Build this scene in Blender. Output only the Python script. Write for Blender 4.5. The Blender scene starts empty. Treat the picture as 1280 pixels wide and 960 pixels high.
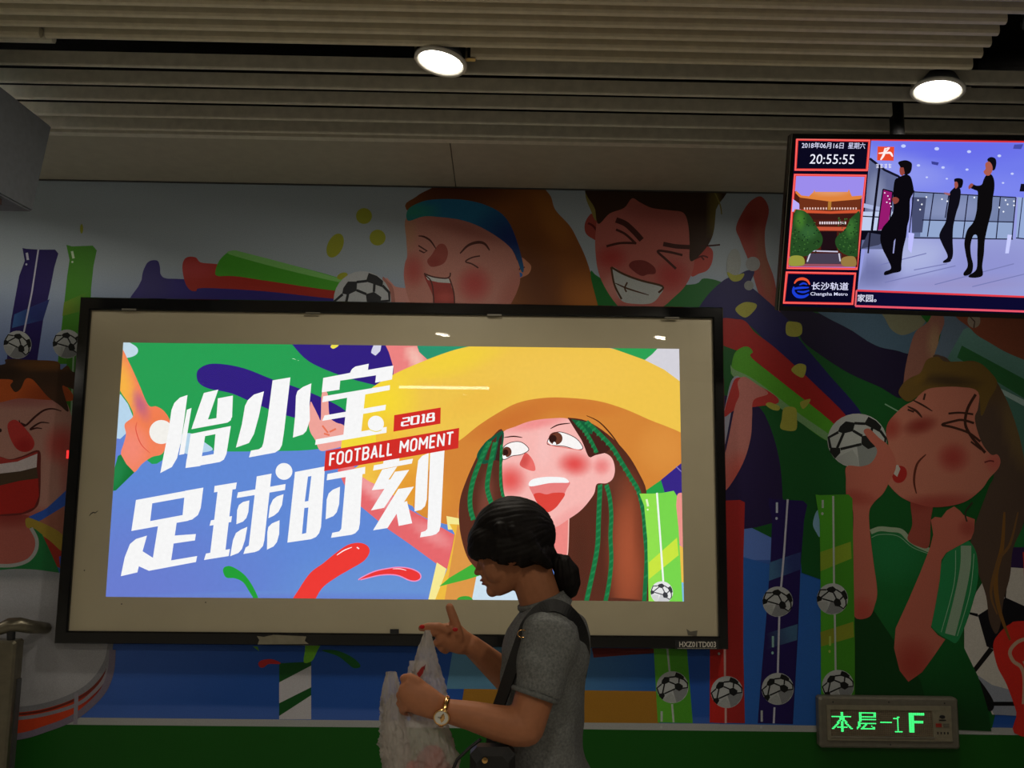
import bpy, bmesh, math, random
from mathutils import Vector, Matrix, noise
from mathutils.geometry import delaunay_2d_cdt
random.seed(7)
SC = bpy.context.scene
COL = SC.collection
PI = math.pi

# ------------------------------------------------------------------ camera, world, exposure
CAM = Vector((0, 0, 1.6))
F = 1036.0
def axes(yaw, pitch, roll):
    sy, cy, sp, cp = math.sin(yaw), math.cos(yaw), math.sin(pitch), math.cos(pitch)
    fwd = Vector((sy*cp, cy*cp, sp)); right = Vector((cy, -sy, 0)); up = right.cross(fwd)
    c, s = math.cos(roll), math.sin(roll)
    return c*right + s*up, -s*right + c*up, fwd
CR, CU, CF = axes(0.01781285, 0.12411946, 0.01194659)
cd = bpy.data.cameras.new('camera'); co = bpy.data.objects.new('camera', cd); COL.objects.link(co)
cd.sensor_width = 36; cd.lens = 36*F/1280; cd.clip_start = 0.05
co.matrix_world = Matrix.Translation(CAM) @ Matrix((CR, CU, -CF)).transposed().to_4x4()
SC.camera = co
w = bpy.data.worlds.new('hall_ambient'); SC.world = w; w.use_nodes = True
w.node_tree.nodes['Background'].inputs[0].default_value = (0.9, 0.85, 0.75, 1)
w.node_tree.nodes['Background'].inputs[1].default_value = 0.05
vs = SC.view_settings
vs.view_transform = 'Standard'; vs.look = 'None'; vs.exposure = 0; vs.gamma = 1
vs.use_curve_mapping = False
LAMP_W = 10.0           # watts of one downlight
TUBE_W = 10.0
LAMP_COL = (1.0, 0.91, 0.76)

WALL_Y, BOX_Y = 3.8, 3.72
CEIL = 3.0              # underside of the slats
def ray(px, py):
    return (CR*((px-640)/F) - CU*((py-480)/F) + CF)
def at(px, py, Y):      # the point of the vertical plane y = Y seen at a pixel
    d = ray(px, py); return CAM + d*(Y/d.y)
def atz(px, py, z):
    d = ray(px, py); return CAM + d*((z-CAM.z)/d.z)

# ------------------------------------------------------------------ colours and materials
def lin(c):
    c = c/255.0
    return c/12.92 if c <= 0.04045 else ((c+0.055)/1.055)**2.4
def rgb(r, g, b, k=1.0, mx=0.8):
    return tuple(min(mx, lin(v)*k) for v in (r, g, b))
def principled(name, col, rough=0.5, metal=0.0, noise_amt=0.0, nscale=40, bump=0.0, bscale=200, spec=0.5, attr=None):
    m = bpy.data.materials.new(name); m.use_nodes = True; nt = m.node_tree; n = nt.nodes; L = nt.links
    b = n['Principled BSDF']; b.inputs['Roughness'].default_value = rough; b.inputs['Metallic'].default_value = metal
    b.inputs['Specular IOR Level'].default_value = spec
    tc = n.new('ShaderNodeTexCoord')
    if attr:
        a = n.new('ShaderNodeAttribute'); a.attribute_name = attr; src = a.outputs['Color']
    else:
        a = n.new('ShaderNodeRGB'); a.outputs[0].default_value = (*col, 1); src = a.outputs[0]
    if noise_amt:
        t = n.new('ShaderNodeTexNoise'); t.inputs['Scale'].default_value = nscale; t.inputs['Detail'].default_value = 5
        L.new(tc.outputs['Object'], t.inputs['Vector'])
        r = n.new('ShaderNodeMapRange'); r.inputs['From Min'].default_value = .3; r.inputs['From Max'].default_value = .7
        r.inputs['To Min'].default_value = 1-noise_amt; r.inputs['To Max'].default_value = 1+noise_amt
        L.new(t.outputs['Fac'], r.inputs['Value'])
        mx = n.new('ShaderNodeVectorMath'); mx.operation = 'SCALE'
        L.new(src, mx.inputs[0]); L.new(r.outputs[0], mx.inputs['Scale']); src = mx.outputs[0]
    L.new(src, b.inputs['Base Color'])
    if bump:
        t = n.new('ShaderNodeTexNoise'); t.inputs['Scale'].default_value = bscale; t.inputs['Detail'].default_value = 3
        L.new(tc.outputs['Object'], t.inputs['Vector'])
        bp = n.new('ShaderNodeBump'); bp.inputs['Strength'].default_value = bump; bp.inputs['Distance'].default_value = .002
        L.new(t.outputs['Fac'], bp.inputs['Height']); L.new(bp.outputs[0], b.inputs['Normal'])
    return m
def emission(name, col=None, strength=1.0, attr=None, paper=0.0):
    m = bpy.data.materials.new(name); m.use_nodes = True; nt = m.node_tree; n = nt.nodes; L = nt.links
    n.remove(n['Principled BSDF']); e = n.new('ShaderNodeEmission'); e.inputs[1].default_value = strength
    L.new(e.outputs[0], n['Material Output'].inputs[0])
    if attr:
        a = n.new('ShaderNodeAttribute'); a.attribute_name = attr; src = a.outputs['Color']
        if paper:
            tc = n.new('ShaderNodeTexCoord'); t = n.new('ShaderNodeTexNoise'); t.inputs['Scale'].default_value = 60; t.inputs['Detail'].default_value = 3
            L.new(tc.outputs['Object'], t.inputs['Vector'])
            r = n.new('ShaderNodeMapRange'); r.inputs['From Min'].default_value = .3; r.inputs['From Max'].default_value = .7
            r.inputs['To Min'].default_value = 1-paper; r.inputs['To Max'].default_value = 1+paper
            L.new(t.outputs['Fac'], r.inputs['Value'])
            mx = n.new('ShaderNodeVectorMath'); mx.operation = 'SCALE'
            L.new(src, mx.inputs[0]); L.new(r.outputs[0], mx.inputs['Scale']); src = mx.outputs[0]
        L.new(src, e.inputs[0])
    else: e.inputs[0].default_value = (*col, 1)
    return m
def glass_mat(name, ior=1.45, rough=0.0, tint=(1, 1, 1)):
    m = bpy.data.materials.new(name); m.use_nodes = True; nt = m.node_tree; n = nt.nodes; L = nt.links
    n.remove(n['Principled BSDF'])
    fr = n.new('ShaderNodeFresnel'); fr.inputs[0].default_value = ior
    tr = n.new('ShaderNodeBsdfTransparent'); tr.inputs[0].default_value = (*tint, 1)
    gl = n.new('ShaderNodeBsdfGlossy'); gl.inputs['Roughness'].default_value = rough
    mi = n.new('ShaderNodeMixShader'); L.new(fr.outputs[0], mi.inputs[0]); L.new(tr.outputs[0], mi.inputs[1]); L.new(gl.outputs[0], mi.inputs[2])
    L.new(mi.outputs[0], n['Material Output'].inputs[0])
    return m
M = {}
M['mural'] = principled('mural_vinyl', None, .5, noise_amt=.10, nscale=260, attr='col', spec=.25)
M['poster'] = emission('backlit_print', strength=1.0, attr='col', paper=.025)
M['screen'] = emission('screen_pixels', strength=1.0, attr='col')
M['print'] = principled('plate_print', None, .5, attr='col')
M['gloss_black'] = principled('gloss_black_frame', (.006, .006, .006), .12, noise_amt=.3, nscale=8, bump=.05, bscale=12)
M['matte_black'] = principled('matte_black_plastic', (.012, .012, .013), .45, noise_amt=.2, bump=.1)
M['mat'] = principled('white_mat_board', rgb(188, 178, 150), .38, noise_amt=.03, nscale=6, spec=.35)
M['slat'] = principled('painted_metal_slat', rgb(226, 216, 190), .42, noise_amt=.08, nscale=30, bump=.1, bscale=300)
M['slat_grey'] = principled('grey_metal_slat', rgb(216, 211, 194), .36, noise_amt=.1, nscale=30, bump=.1, bscale=300)
M['soffit'] = principled('beige_soffit_panel', rgb(182, 176, 158), .5, noise_amt=.06, nscale=20)
M['plenum'] = principled('dark_plenum', (.01, .01, .012), .9, noise_amt=.3)
M['floor'] = principled('grey_floor_stone', (.50, .48, .43), .3, noise_amt=.15, nscale=6)
M['plain_wall'] = principled('plain_hall_wall', (.55, .54, .50), .6, noise_amt=.1, nscale=5)
M['trim'] = principled('dark_trim', (.05, .05, .05), .5, noise_amt=.1)
M['lamp_white'] = principled('white_lamp_ring', (.75, .73, .68), .35, noise_amt=.03)
M['lamp_glow'] = emission('lamp_glow', (1.0, .93, .78), 14)
M['tube_glow'] = emission('tube_glow', (1.0, .95, .85), 16)
M['sign_metal'] = principled('grey_sign_metal', rgb(112, 108, 96), .45, .3, noise_amt=.1, bump=.15, bscale=300)
M['sign_metal_light'] = principled('light_sign_metal', rgb(140, 134, 114), .4, .3, noise_amt=.1)
M['led_off'] = principled('unlit_led', (.22, .17, .11), .4, noise_amt=.1)
M['led_on'] = emission('lit_green_led', (0.06, 1.0, .22), 1.6)
M['dark_grey'] = principled('dark_grey_housing', rgb(98, 102, 108), .5, noise_amt=.1, bump=.1)
M['steel'] = principled('brushed_steel', (.42, .39, .33), .32, .9, noise_amt=.15, nscale=25)
M['dark_steel'] = principled('dark_brushed_steel', (.20, .18, .13), .35, .8, noise_amt=.15, nscale=25)
M['skin'] = principled('skin', rgb(172, 112, 78), .55, noise_amt=.06, nscale=60, bump=.1, bscale=500, spec=.3)
M['hair'] = principled('black_hair', (.007, .005, .004), .62, noise_amt=.3, nscale=80, bump=.4, bscale=160, spec=.18)
M['shirt'] = principled('heather_grey_jersey', rgb(118, 120, 118), .95, noise_amt=.28, nscale=190, bump=.5, bscale=500, spec=.1)
M['shirt_rib'] = principled('grey_rib_knit', rgb(108, 110, 108), .95, noise_amt=.2, nscale=190, bump=.5, bscale=400, spec=.1)
M['board'] = principled('matrix_board', (.06, .045, .03), .6, noise_amt=.1)
M['trousers'] = principled('dark_denim', (.02, .022, .03), .9, noise_amt=.2, bump=.3)
M['leather'] = principled('black_leather', (.008, .008, .008), .5, noise_amt=.2, bump=.4, bscale=350)
M['gold'] = principled('gold_metal', (.85, .50, .18), .22, 1.0, noise_amt=.05)
M['dial'] = principled('watch_dial', (.72, .70, .62), .3, noise_amt=.05)
M['lips'] = principled('lips', rgb(150, 70, 62), .5, noise_amt=.05)
M['nail'] = principled('red_nail', rgb(190, 18, 24), .2, noise_amt=.05)
M['red_item'] = principled('dark_red_wrapping', rgb(150, 40, 30), .5, noise_amt=.4, nscale=30, bump=.4, bscale=60)
M['glass'] = glass_mat('clear_glass', 1.4)
def plastic_mat():
    m = bpy.data.materials.new('thin_white_plastic'); m.use_nodes = True; nt = m.node_tree; n = nt.nodes; L = nt.links
    b = n['Principled BSDF']; b.inputs['Base Color'].default_value = (*rgb(225, 218, 210), 1); b.inputs['Roughness'].default_value = .28
    tc = n.new('ShaderNodeTexCoord'); t = n.new('ShaderNodeTexNoise'); t.inputs['Scale'].default_value = 45; t.inputs['Detail'].default_value = 4
    t.inputs['Distortion'].default_value = 1.2
    L.new(tc.outputs['Object'], t.inputs['Vector'])
    bp = n.new('ShaderNodeBump'); bp.inputs['Strength'].default_value = 1.0; bp.inputs['Distance'].default_value = .012
    L.new(t.outputs['Fac'], bp.inputs['Height']); L.new(bp.outputs[0], b.inputs['Normal'])
    tr = n.new('ShaderNodeBsdfTransparent'); tl = n.new('ShaderNodeBsdfTranslucent'); tl.inputs[0].default_value = (*rgb(225, 218, 210), 1)
    m1 = n.new('ShaderNodeMixShader'); m1.inputs[0].default_value = .35; L.new(b.outputs[0], m1.inputs[1]); L.new(tl.outputs[0], m1.inputs[2])
    m2 = n.new('ShaderNodeMixShader'); m2.inputs[0].default_value = .56
    L.new(m1.outputs[0], m2.inputs[1]); L.new(tr.outputs[0], m2.inputs[2]); L.new(m2.outputs[0], n['Material Output'].inputs[0])
    return m
M['plastic'] = plastic_mat()

# ------------------------------------------------------------------ object helpers
def tag(o, label=None, cat=None, group=None, kind=None):
    if label: o['label'] = label
    if cat: o['category'] = cat
    if group: o['group'] = group
    if kind: o['kind'] = kind
    return o
def empty(name, loc=(0, 0, 0), label=None, cat=None, group=None, kind=None):
    o = bpy.data.objects.new(name, None); COL.objects.link(o); o.location = loc; o.empty_display_size = .1
    return tag(o, label, cat, group, kind)
def link(name, me, mat=None, parent=None):
    if mat is not None: me.materials.append(mat)
    o = bpy.data.objects.new(name, me); COL.objects.link(o)
    if parent is not None:
        o.parent = parent; o.matrix_parent_inverse = Matrix.Translation(-parent_world(parent))
    return o
def parent_world(p):     # children are built in world coordinates
    return Vector(p.location) if p.parent is None else Vector((0, 0, 0))
def mesh(name, verts, faces, mat=None, parent=None, smooth=False):
    me = bpy.data.meshes.new(name); me.from_pydata([tuple(v) for v in verts], [], faces); me.validate(); me.update()
    bm = bmesh.new(); bm.from_mesh(me); bmesh.ops.recalc_face_normals(bm, faces=bm.faces); bm.to_mesh(me); bm.free()
    if smooth:
        for p in me.polygons: p.use_smooth = True
    return link(name, me, mat, parent)
class MB:
    def __init__(s): s.v = []; s.f = []
    def add(s, v, f):
        o = len(s.v); s.v += [Vector(x) for x in v]; s.f += [tuple(i+o for i in q) for q in f]; return s
    def box(s, lo, hi, ax=None, org=None, bev=0.0):
        x0, y0, z0 = lo; x1, y1, z1 = hi
        if bev:
            b = bev; ring = []
            vs_ = []
            for (y, k) in ((y0, b), (y0+b, 0), (y1-b, 0), (y1, b)):
                a0, a1, c0, c1 = x0+k, x1-k, z0+k, z1-k
                vs_ += [(a0+b, y, c0), (a1-b, y, c0), (a1, y, c0+b), (a1, y, c1-b), (a1-b, y, c1), (a0+b, y, c1), (a0, y, c1-b), (a0, y, c0+b)]
            fs = []
            for r in range(3):
                for i in range(8): fs.append((r*8+i, r*8+(i+1) % 8, (r+1)*8+(i+1) % 8, (r+1)*8+i))
            fs += [tuple(range(8)), tuple(range(24, 32))]
        else:
            vs_ = [(x, y, z) for z in (z0, z1) for y in (y0, y1) for x in (x0, x1)]
            fs = [(0, 1, 3, 2), (4, 5, 7, 6), (0, 1, 5, 4), (2, 3, 7, 6), (0, 2, 6, 4), (1, 3, 7, 5)]
        if ax is not None:
            vs_ = [org + ax[0]*p[0] + ax[1]*p[1] + ax[2]*p[2] for p in vs_]
        return s.add(vs_, fs)
    def lathe(s, prof, org, ax=None, n=32):
        ax = ax or (Vector((1, 0, 0)), Vector((0, 1, 0)), Vector((0, 0, 1)))
        vs_ = []; fs = []
        for (r, z) in prof:
            for i in range(n):
                a = 2*PI*i/n; vs_.append(org + ax[0]*(r*math.cos(a)) + ax[1]*(r*math.sin(a)) + ax[2]*z)
        for k in range(len(prof)-1):
            for i in range(n): fs.append((k*n+i, k*n+(i+1) % n, (k+1)*n+(i+1) % n, (k+1)*n+i))
        if prof[0][0] > 1e-6: fs.append(tuple(range(n)))
        if prof[-1][0] > 1e-6: fs.append(tuple((len(prof)-1)*n+i for i in range(n)))
        return s.add(vs_, fs)
    def tube(s, pts, rad, n=10, flat=1.0, ref=None, cap=True):
        pts = [Vector(p) for p in pts]
        if not hasattr(rad, '__len__'): rad = [rad]*len(pts)
        T = [(pts[min(i+1, len(pts)-1)] - pts[max(i-1, 0)]).normalized() for i in range(len(pts))]
        u = ref.copy() if ref is not None else (Vector((0, 0, 1)) if abs(T[0].z) < .9 else Vector((1, 0, 0)))
        P = list(pts); R = list(rad); TT = list(T)
        if cap:     # rounded ends
            for e in (0, 1):
                base = P[0] if e == 0 else P[-1]; t = TT[0]*-1 if e == 0 else TT[-1]; r = R[0] if e == 0 else R[-1]
                for k in (.5, .87, .99) if e else (.5, .87, .99):
                    q = base + t*(r*k); rr = r*math.sqrt(max(0, 1-k*k))
                    if e == 0: P.insert(0, q); R.insert(0, rr); TT.insert(0, TT[0])
                    else: P.append(q); R.append(rr); TT.append(TT[-1])
        vs_ = []; fs = []
        for p, r, t in zip(P, R, TT):
            u = (u - t*u.dot(t)).normalized(); v = t.cross(u)
            for i in range(n):
                a = 2*PI*i/n; vs_.append(p + u*(r*math.cos(a)) + v*(r*flat*math.sin(a)))
        for k in range(len(P)-1):
            for i in range(n): fs.append((k*n+i, k*n+(i+1) % n, (k+1)*n+(i+1) % n, (k+1)*n+i))
        fs += [tuple(range(n)), tuple((len(P)-1)*n+i for i in range(n))]
        return s.add(vs_, fs)
    def ell(s, c, r, ax=None, n=16, m=10):
        ax = ax or (Vector((1, 0, 0)), Vector((0, 1, 0)), Vector((0, 0, 1)))
        c = Vector(c); vs_ = [c - ax[2]*r[2]]
        for j in range(1, m):
            t = -PI/2 + PI*j/m
            for i in range(n):
                a = 2*PI*i/n
                vs_.append(c + ax[0]*(r[0]*math.cos(t)*math.cos(a)) + ax[1]*(r[1]*math.cos(t)*math.sin(a)) + ax[2]*(r[2]*math.sin(t)))
        vs_.append(c + ax[2]*r[2]); fs = []
        for i in range(n): fs.append((0, 1+(i+1) % n, 1+i)); fs.append((len(vs_)-1, 1+(m-2)*n+i, 1+(m-2)*n+(i+1) % n))
        for j in range(m-2):
            for i in range(n): fs.append((1+j*n+i, 1+j*n+(i+1) % n, 1+(j+1)*n+(i+1) % n, 1+(j+1)*n+i))
        return s.add(vs_, fs)
    def build(s, name, mat, parent=None, smooth=False): return mesh(name, s.v, s.f, mat, parent, smooth)
    def remesh(s, name, mat, parent=None, voxel=.004, smooth=3, disp=None):
        me = bpy.data.meshes.new(name); me.from_pydata([tuple(v) for v in s.v], [], s.f); me.update()
        bm = bmesh.new(); bm.from_mesh(me); bmesh.ops.recalc_face_normals(bm, faces=bm.faces); bm.to_mesh(me); bm.free()
        t = bpy.data.objects.new('temp', me); COL.objects.link(t)
        r = t.modifiers.new('r', 'REMESH'); r.mode = 'VOXEL'; r.voxel_size = voxel
        if smooth:
            q = t.modifiers.new('s', 'SMOOTH'); q.factor = .5; q.iterations = smooth
        dg = bpy.context.evaluated_depsgraph_get(); dg.update()
        out = bpy.data.meshes.new_from_object(t.evaluated_get(dg)); bpy.data.objects.remove(t)
        out.name = name
        if disp:
            ns = [v.normal.copy() for v in out.vertices]
            for v, nn in zip(out.vertices, ns): v.co = v.co + disp(v.co, nn)
        for p in out.polygons: p.use_smooth = True
        out.materials.clear()
        return link(name, out, mat, parent)

# ------------------------------------------------------------------ flat print: shapes traced onto a real plane
def crom(pts, k=5, closed=True):
    n = len(pts); out = []
    rng = range(n) if closed else range(n-1)
    for i in rng:
        if closed: p0, p1, p2, p3 = pts[i-1], pts[i], pts[(i+1) % n], pts[(i+2) % n]
        else: p0, p1, p2, p3 = pts[max(i-1, 0)], pts[i], pts[i+1], pts[min(i+2, n-1)]
        for j in range(k):
            t = j/k
            out.append(tuple(.5*((2*p1[a]) + (-p0[a]+p2[a])*t + (2*p0[a]-5*p1[a]+4*p2[a]-p3[a])*t*t + (-p0[a]+3*p1[a]-3*p2[a]+p3[a])*t**3) for a in (0, 1)))
    if not closed: out.append(tuple(pts[-1]))
    return out
def C(sc, ox, oy, pts): return [(x/sc+ox, y/sc+oy) for x, y in pts]
class Art:
    def __init__(s, fn, nrm, gain=1.0, mx=.8, eps=.00012):
        s.fn, s.n, s.k, s.mx, s.eps = fn, nrm, gain, mx, eps; s.v = []; s.f = []; s.c = []; s.bb = []; s.gr = 9; s.clip = None; s.sat = 1.0; s.gam = 1.0; s.bal = (1, 1, 1)
    def col(s, c):
        q = [v**s.gam for v in rgb(*c, s.k, 9)]; g = .3*q[0]+.6*q[1]+.1*q[2]
        return tuple(max(.002, min(s.mx, (g+(v-g)*s.sat)*b)) for v, b in zip(q, s.bal))
    def raw(s, pts, faces, cols):
        xs = [p[0] for p in pts]; ys = [p[1] for p in pts]; b = (min(xs), min(ys), max(xs), max(ys)); lv = 0
        for (q, l) in s.bb:
            if l >= lv and not (b[0] > q[2] or b[2] < q[0] or b[1] > q[3] or b[3] < q[1]): lv = l+1
        s.bb.append((b, lv)); o = len(s.v)
        s.v += [s.fn(x, y) + s.n*(s.eps*(lv+1)) for x, y in pts]; s.f += [tuple(i+o for i in q) for q in faces]; s.c += cols
    def poly(s, pts, c, sp=(), smooth=False, grid=None):
        base = s.col(c)
        if smooth: pts = crom(pts, 5)
        if s.clip: pts = clip_poly(pts, s.clip)
        if len(pts) < 3: return
        n = len(pts); ed = [(i, (i+1) % n) for i in range(n)]; vv = [Vector(p) for p in pts]
        if sp:
            g = grid or s.gr; xs = [p[0] for p in pts]; ys = [p[1] for p in pts]
            y = min(ys)+g*.5
            while y < max(ys):
                x = min(xs)+g*.5
                while x < max(xs): vv.append(Vector((x, y))); x += g
                y += g
        r = delaunay_2d_cdt(vv, ed, [], 1, 1e-5)
        pp = [(v.x, v.y) for v in r[0]]; cols = []
        for (x, y) in pp:
            q = list(base)
            for t in sp:
                if t[0] == 'l':
                    _, x0, y0, x1, y1, cc = t; dx, dy = x1-x0, y1-y0
                    a = max(0, min(1, ((x-x0)*dx+(y-y0)*dy)/(dx*dx+dy*dy)))
                else:
                    _, cx, cy, rx, ry, ang, cc, al = t; an = math.radians(ang); u = ((x-cx)*math.cos(an)+(y-cy)*math.sin(an))/rx
                    v = (-(x-cx)*math.sin(an)+(y-cy)*math.cos(an))/ry; d = math.sqrt(u*u+v*v)
                    a = 0 if d >= 1 else al*(1-d*d)**1.1 if d > 0 else al
                cc = s.col(cc); q = [q[i]+(cc[i]-q[i])*a for i in range(3)]
            cols.append((*q, 1))
        s.raw(pp, [tuple(f) for f in r[2]], cols)
    def blob(s, pts, c, sp=(), **k): s.poly(pts, c, sp, True, **k)
    def ellipse(s, cx, cy, rx, ry, ang, c, sp=(), n=28, a0=0, a1=360):
        an = math.radians(ang); P = []
        m = n if a1-a0 >= 360 else n+1
        for i in range(m):
            t = math.radians(a0+(a1-a0)*i/n); u, v = rx*math.cos(t), ry*math.sin(t)
            P.append((cx+u*math.cos(an)-v*math.sin(an), cy+u*math.sin(an)+v*math.cos(an)))
        s.poly(P, c, sp, grid=max(2.0, min(rx, ry)/4))
    def line(s, pts, wd, c, smooth=True, taper=False, raw=False):
        P = crom(pts, 5, False) if smooth and len(pts) > 2 else pts
        L, R = [], []
        for i, p in enumerate(P):
            a, b = P[max(i-1, 0)], P[min(i+1, len(P)-1)]; dx, dy = b[0]-a[0], b[1]-a[1]; l = math.hypot(dx, dy) or 1
            h = wd/2
            if taper: h *= .35+.65*math.sin(PI*(i+.5)/len(P))
            L.append((p[0]-dy/l*h, p[1]+dx/l*h)); R.append((p[0]+dy/l*h, p[1]-dx/l*h))
        if s.clip and not raw:
            return s.poly(L+R[::-1], c)
        n = len(P); s.raw(L+R, [(i, i+1, n+i+1, n+i) for i in range(n-1)], [(*s.col(c), 1)]*(2*n))
    def text(s, body, quad, c, off=0.0, shear=0.0):
        cu = bpy.data.curves.new('t', 'FONT'); cu.body = body; cu.offset = off; cu.resolution_u = 3; cu.shear = shear
        o = bpy.data.objects.new('t', cu); COL.objects.link(o); dg = bpy.context.evaluated_depsgraph_get()
        me = bpy.data.meshes.new_from_object(o.evaluated_get(dg)); bpy.data.objects.remove(o)
        xs = [v.co.x for v in me.vertices]; ys = [v.co.y for v in me.vertices]; x0, x1, y0, y1 = min(xs), max(xs), min(ys), max(ys)
        P = []
        (ax, ay), (bx, by), (cx, cy), (dx, dy) = quad      # TL TR BR BL
        for v in me.vertices:
            u = (v.co.x-x0)/(x1-x0); t = (y1-v.co.y)/(y1-y0)
            P.append(((ax*(1-u)+bx*u)*(1-t)+(dx*(1-u)+cx*u)*t, (ay*(1-u)+by*u)*(1-t)+(dy*(1-u)+cy*u)*t))
        s.raw(P, [tuple(p.vertices) for p in me.polygons], [(*s.col(c), 1)]*len(P)); bpy.data.meshes.remove(me)
    def ball(s, cx, cy, r, rot=0, light=(150, 147, 142), dark=(22, 22, 22), shade=(112, 110, 108), ry=None):
        an = math.radians(rot); ry = ry or r
        def T(pts): return [(cx+r*(x*math.cos(an)-y*math.sin(an)), cy+ry*(x*math.sin(an)+y*math.cos(an))) for x, y in pts]
        s.poly(T([(math.cos(2*PI*i/30), math.sin(2*PI*i/30)) for i in range(30)]), light)
        s.poly(T([(0, .1), (.25, .95), (.6, .78), (.9, .4), (.98, .02), (.6, .1)]), shade)
        s.poly(T([(.0, .98), (-.35, .92), (-.6, .75), (-.1, .35), (.12, .6), (.25, .95)]), tuple(int(v*.92) for v in light))
        for pg in ([(-.70, -.22), (-.66, -.42), (-.5, -.64), (-.18, -.64), (-.2, -.32), (-.5, -.18)],
                   [(.12, -.64), (.22, -.94), (.5, -.84), (.72, -.66), (.7, -.44), (.4, -.55)],
                   [(.12, -.2), (.4, -.28), (.66, -.1), (.62, .12), (.42, .24), (.16, .1)],
                   [(-.86, .40), (-.52, .36), (-.48, .54), (-.62, .78), (-.84, .56)]): s.poly(T(pg), dark)
        for ln in ([(-.2, -.62), (.16, -.66)], [(-.2, -.34), (.14, -.2)], [(.16, .1), (-.5, .40)], [(-.68, -.2), (-.97, .05), (-.84, .42)],
                   [(-.5, -.2), (-.62, .38)], [(.62, .06), (.94, .02), (.93, -.26), (.7, -.5)], [(.4, -.28), (.42, -.56)]):
            s.line(T(ln), .09*r, dark, smooth=False)
    def build(s, name, mat, parent=None):
        me = bpy.data.meshes.new(name); me.from_pydata([tuple(v) for v in s.v], [], s.f)
        a = me.color_attributes.new('col', 'FLOAT_COLOR', 'POINT'); a.data.foreach_set('color', [x for c in s.c for x in c])
        # all faces look the way of the print
        flip = [p.index for p in me.polygons if p.normal.dot(s.n) < 0]
        if flip:
            bm = bmesh.new(); bm.from_mesh(me); bm.faces.ensure_lookup_table()
            bmesh.ops.reverse_faces(bm, faces=[bm.faces[i] for i in flip]); bm.to_mesh(me); bm.free()
        me.update(); return link(name, me, mat, parent)
def clip_poly(pts, rect):
    quad = rect     # list of 4 corners, clockwise on screen (TL TR BR BL)
    out = list(pts)
    for i in range(4):
        a, b = quad[i], quad[(i+1) % 4]
        def side(p): return (b[0]-a[0])*(p[1]-a[1])-(b[1]-a[1])*(p[0]-a[0])
        res = []
        for j in range(len(out)):
            p, q = out[j-1], out[j]; sp_, sq = side(p), side(q)
            if (sp_ >= 0) != (sq >= 0):
                t = sp_/(sp_-sq); res.append((p[0]+(q[0]-p[0])*t, p[1]+(q[1]-p[1])*t))
            if sq >= 0: res.append(q)
        out = res
        if not out: return []
    # drop doubled points
    r = []
    for p in out:
        if not r or abs(p[0]-r[-1][0])+abs(p[1]-r[-1][1]) > 1e-4: r.append(p)
    return r

# ------------------------------------------------------------------ the hall
XL, XR, YB = -7.0, 9.0, -9.0
WALL_TOP = CAM.z + 1.412
def S(name, lo, hi, mat):
    return tag(MB().box(lo, hi).build(name, mat), kind='structure')
S('floor', (XL, YB, -.1), (XR, WALL_Y+.1, 0), M['floor'])
wall_back = S('wall_back', (XL, WALL_Y+.004, 0), (XR, WALL_Y+.2, 4.0), M['plain_wall'])
S('wall_left', (XL-.2, YB, 0), (XL, WALL_Y, 4.0), M['plain_wall'])
S('wall_right', (XR, YB, 0), (XR+.2, WALL_Y, 4.0), M['plain_wall'])
S('wall_front', (XL, YB-.2, 0), (XR, YB, 4.0), M['plain_wall'])
# smooth soffit panels between the mural and the slats: a piece each, with open joints
ys = atz(640, 177, WALL_TOP).y
ceiling = tag(empty('ceiling', (0, 0, CEIL)), kind='structure')
jx = [atz(566, 205, WALL_TOP).x]
while jx[0] > XL: jx.insert(0, jx[0]-2.4)
while jx[-1] < XR: jx.append(jx[-1]+2.4)
for a, b in zip(jx[:-1], jx[1:]):
    MB().box((max(a, XL)+.002, ys, WALL_TOP), (min(b, XR)-.002, WALL_Y-.012, WALL_TOP+.02)).build('soffit_panel', M['soffit'], ceiling)
tag(MB().box((XL, WALL_Y-.012, WALL_TOP-.004), (XR, WALL_Y+.004, WALL_TOP+.03)).build('trim_1', M['trim']), kind='structure')
tag(MB().box((XL, ys-.035, WALL_TOP-.012), (XR, ys, WALL_TOP+.10)).build('trim_2', M['slat_grey']), kind='structure')
MB().box((XL, YB, 3.85), (XR, WALL_Y, 3.95)).build('plenum_slab', M['plenum'], ceiling)
MB().box((XL, ys+.02, WALL_TOP+.03), (XR, WALL_Y, 3.85)).build('bulkhead', M['plenum'], ceiling)
# hanging slats: thin U-shaped blades with a rounded foot
def slat_mesh(x0, x1, mat, h=.085, t=.016):
    r = t/2; prof = [(-r, h), (-r, r*1.0)] + [(-r*math.cos(a), r-r*math.sin(a)) for a in (PI*.25, PI*.5, PI*.75)] + [(r, r), (r, h)]
    me = bpy.data.meshes.new('slat'); n = len(prof)
    me.from_pydata([(x, y, z) for x in (x0, x1) for y, z in prof], [], [(i, (i+1) % n, n+(i+1) % n, n+i) for i in range(n)] + [tuple(range(n))[::-1], tuple(range(n, 2*n))])
    me.materials.append(mat); me.update(); return me
cache = {}
def slat(y, x0, x1, mat, z=CEIL, h=.085, t=.016):
    k = (round(x0, 2), round(x1, 2), mat.name, h, t)
    if k not in cache: cache[k] = slat_mesh(x0, x1, mat, h, t)
    o = bpy.data.objects.new('slat', cache[k]); COL.objects.link(o); o.parent = ceiling
    o.location = (0, y, z-CEIL); return o
def cy(py, px=640, z=CEIL): return atz(px, py, z).y
for py in (172, 156, 136.5, 116.5, 94.5): slat(cy(py), XL, XR, M['slat_grey'], h=.052, t=.014)
ygap = cy(94.5)-.122
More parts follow.
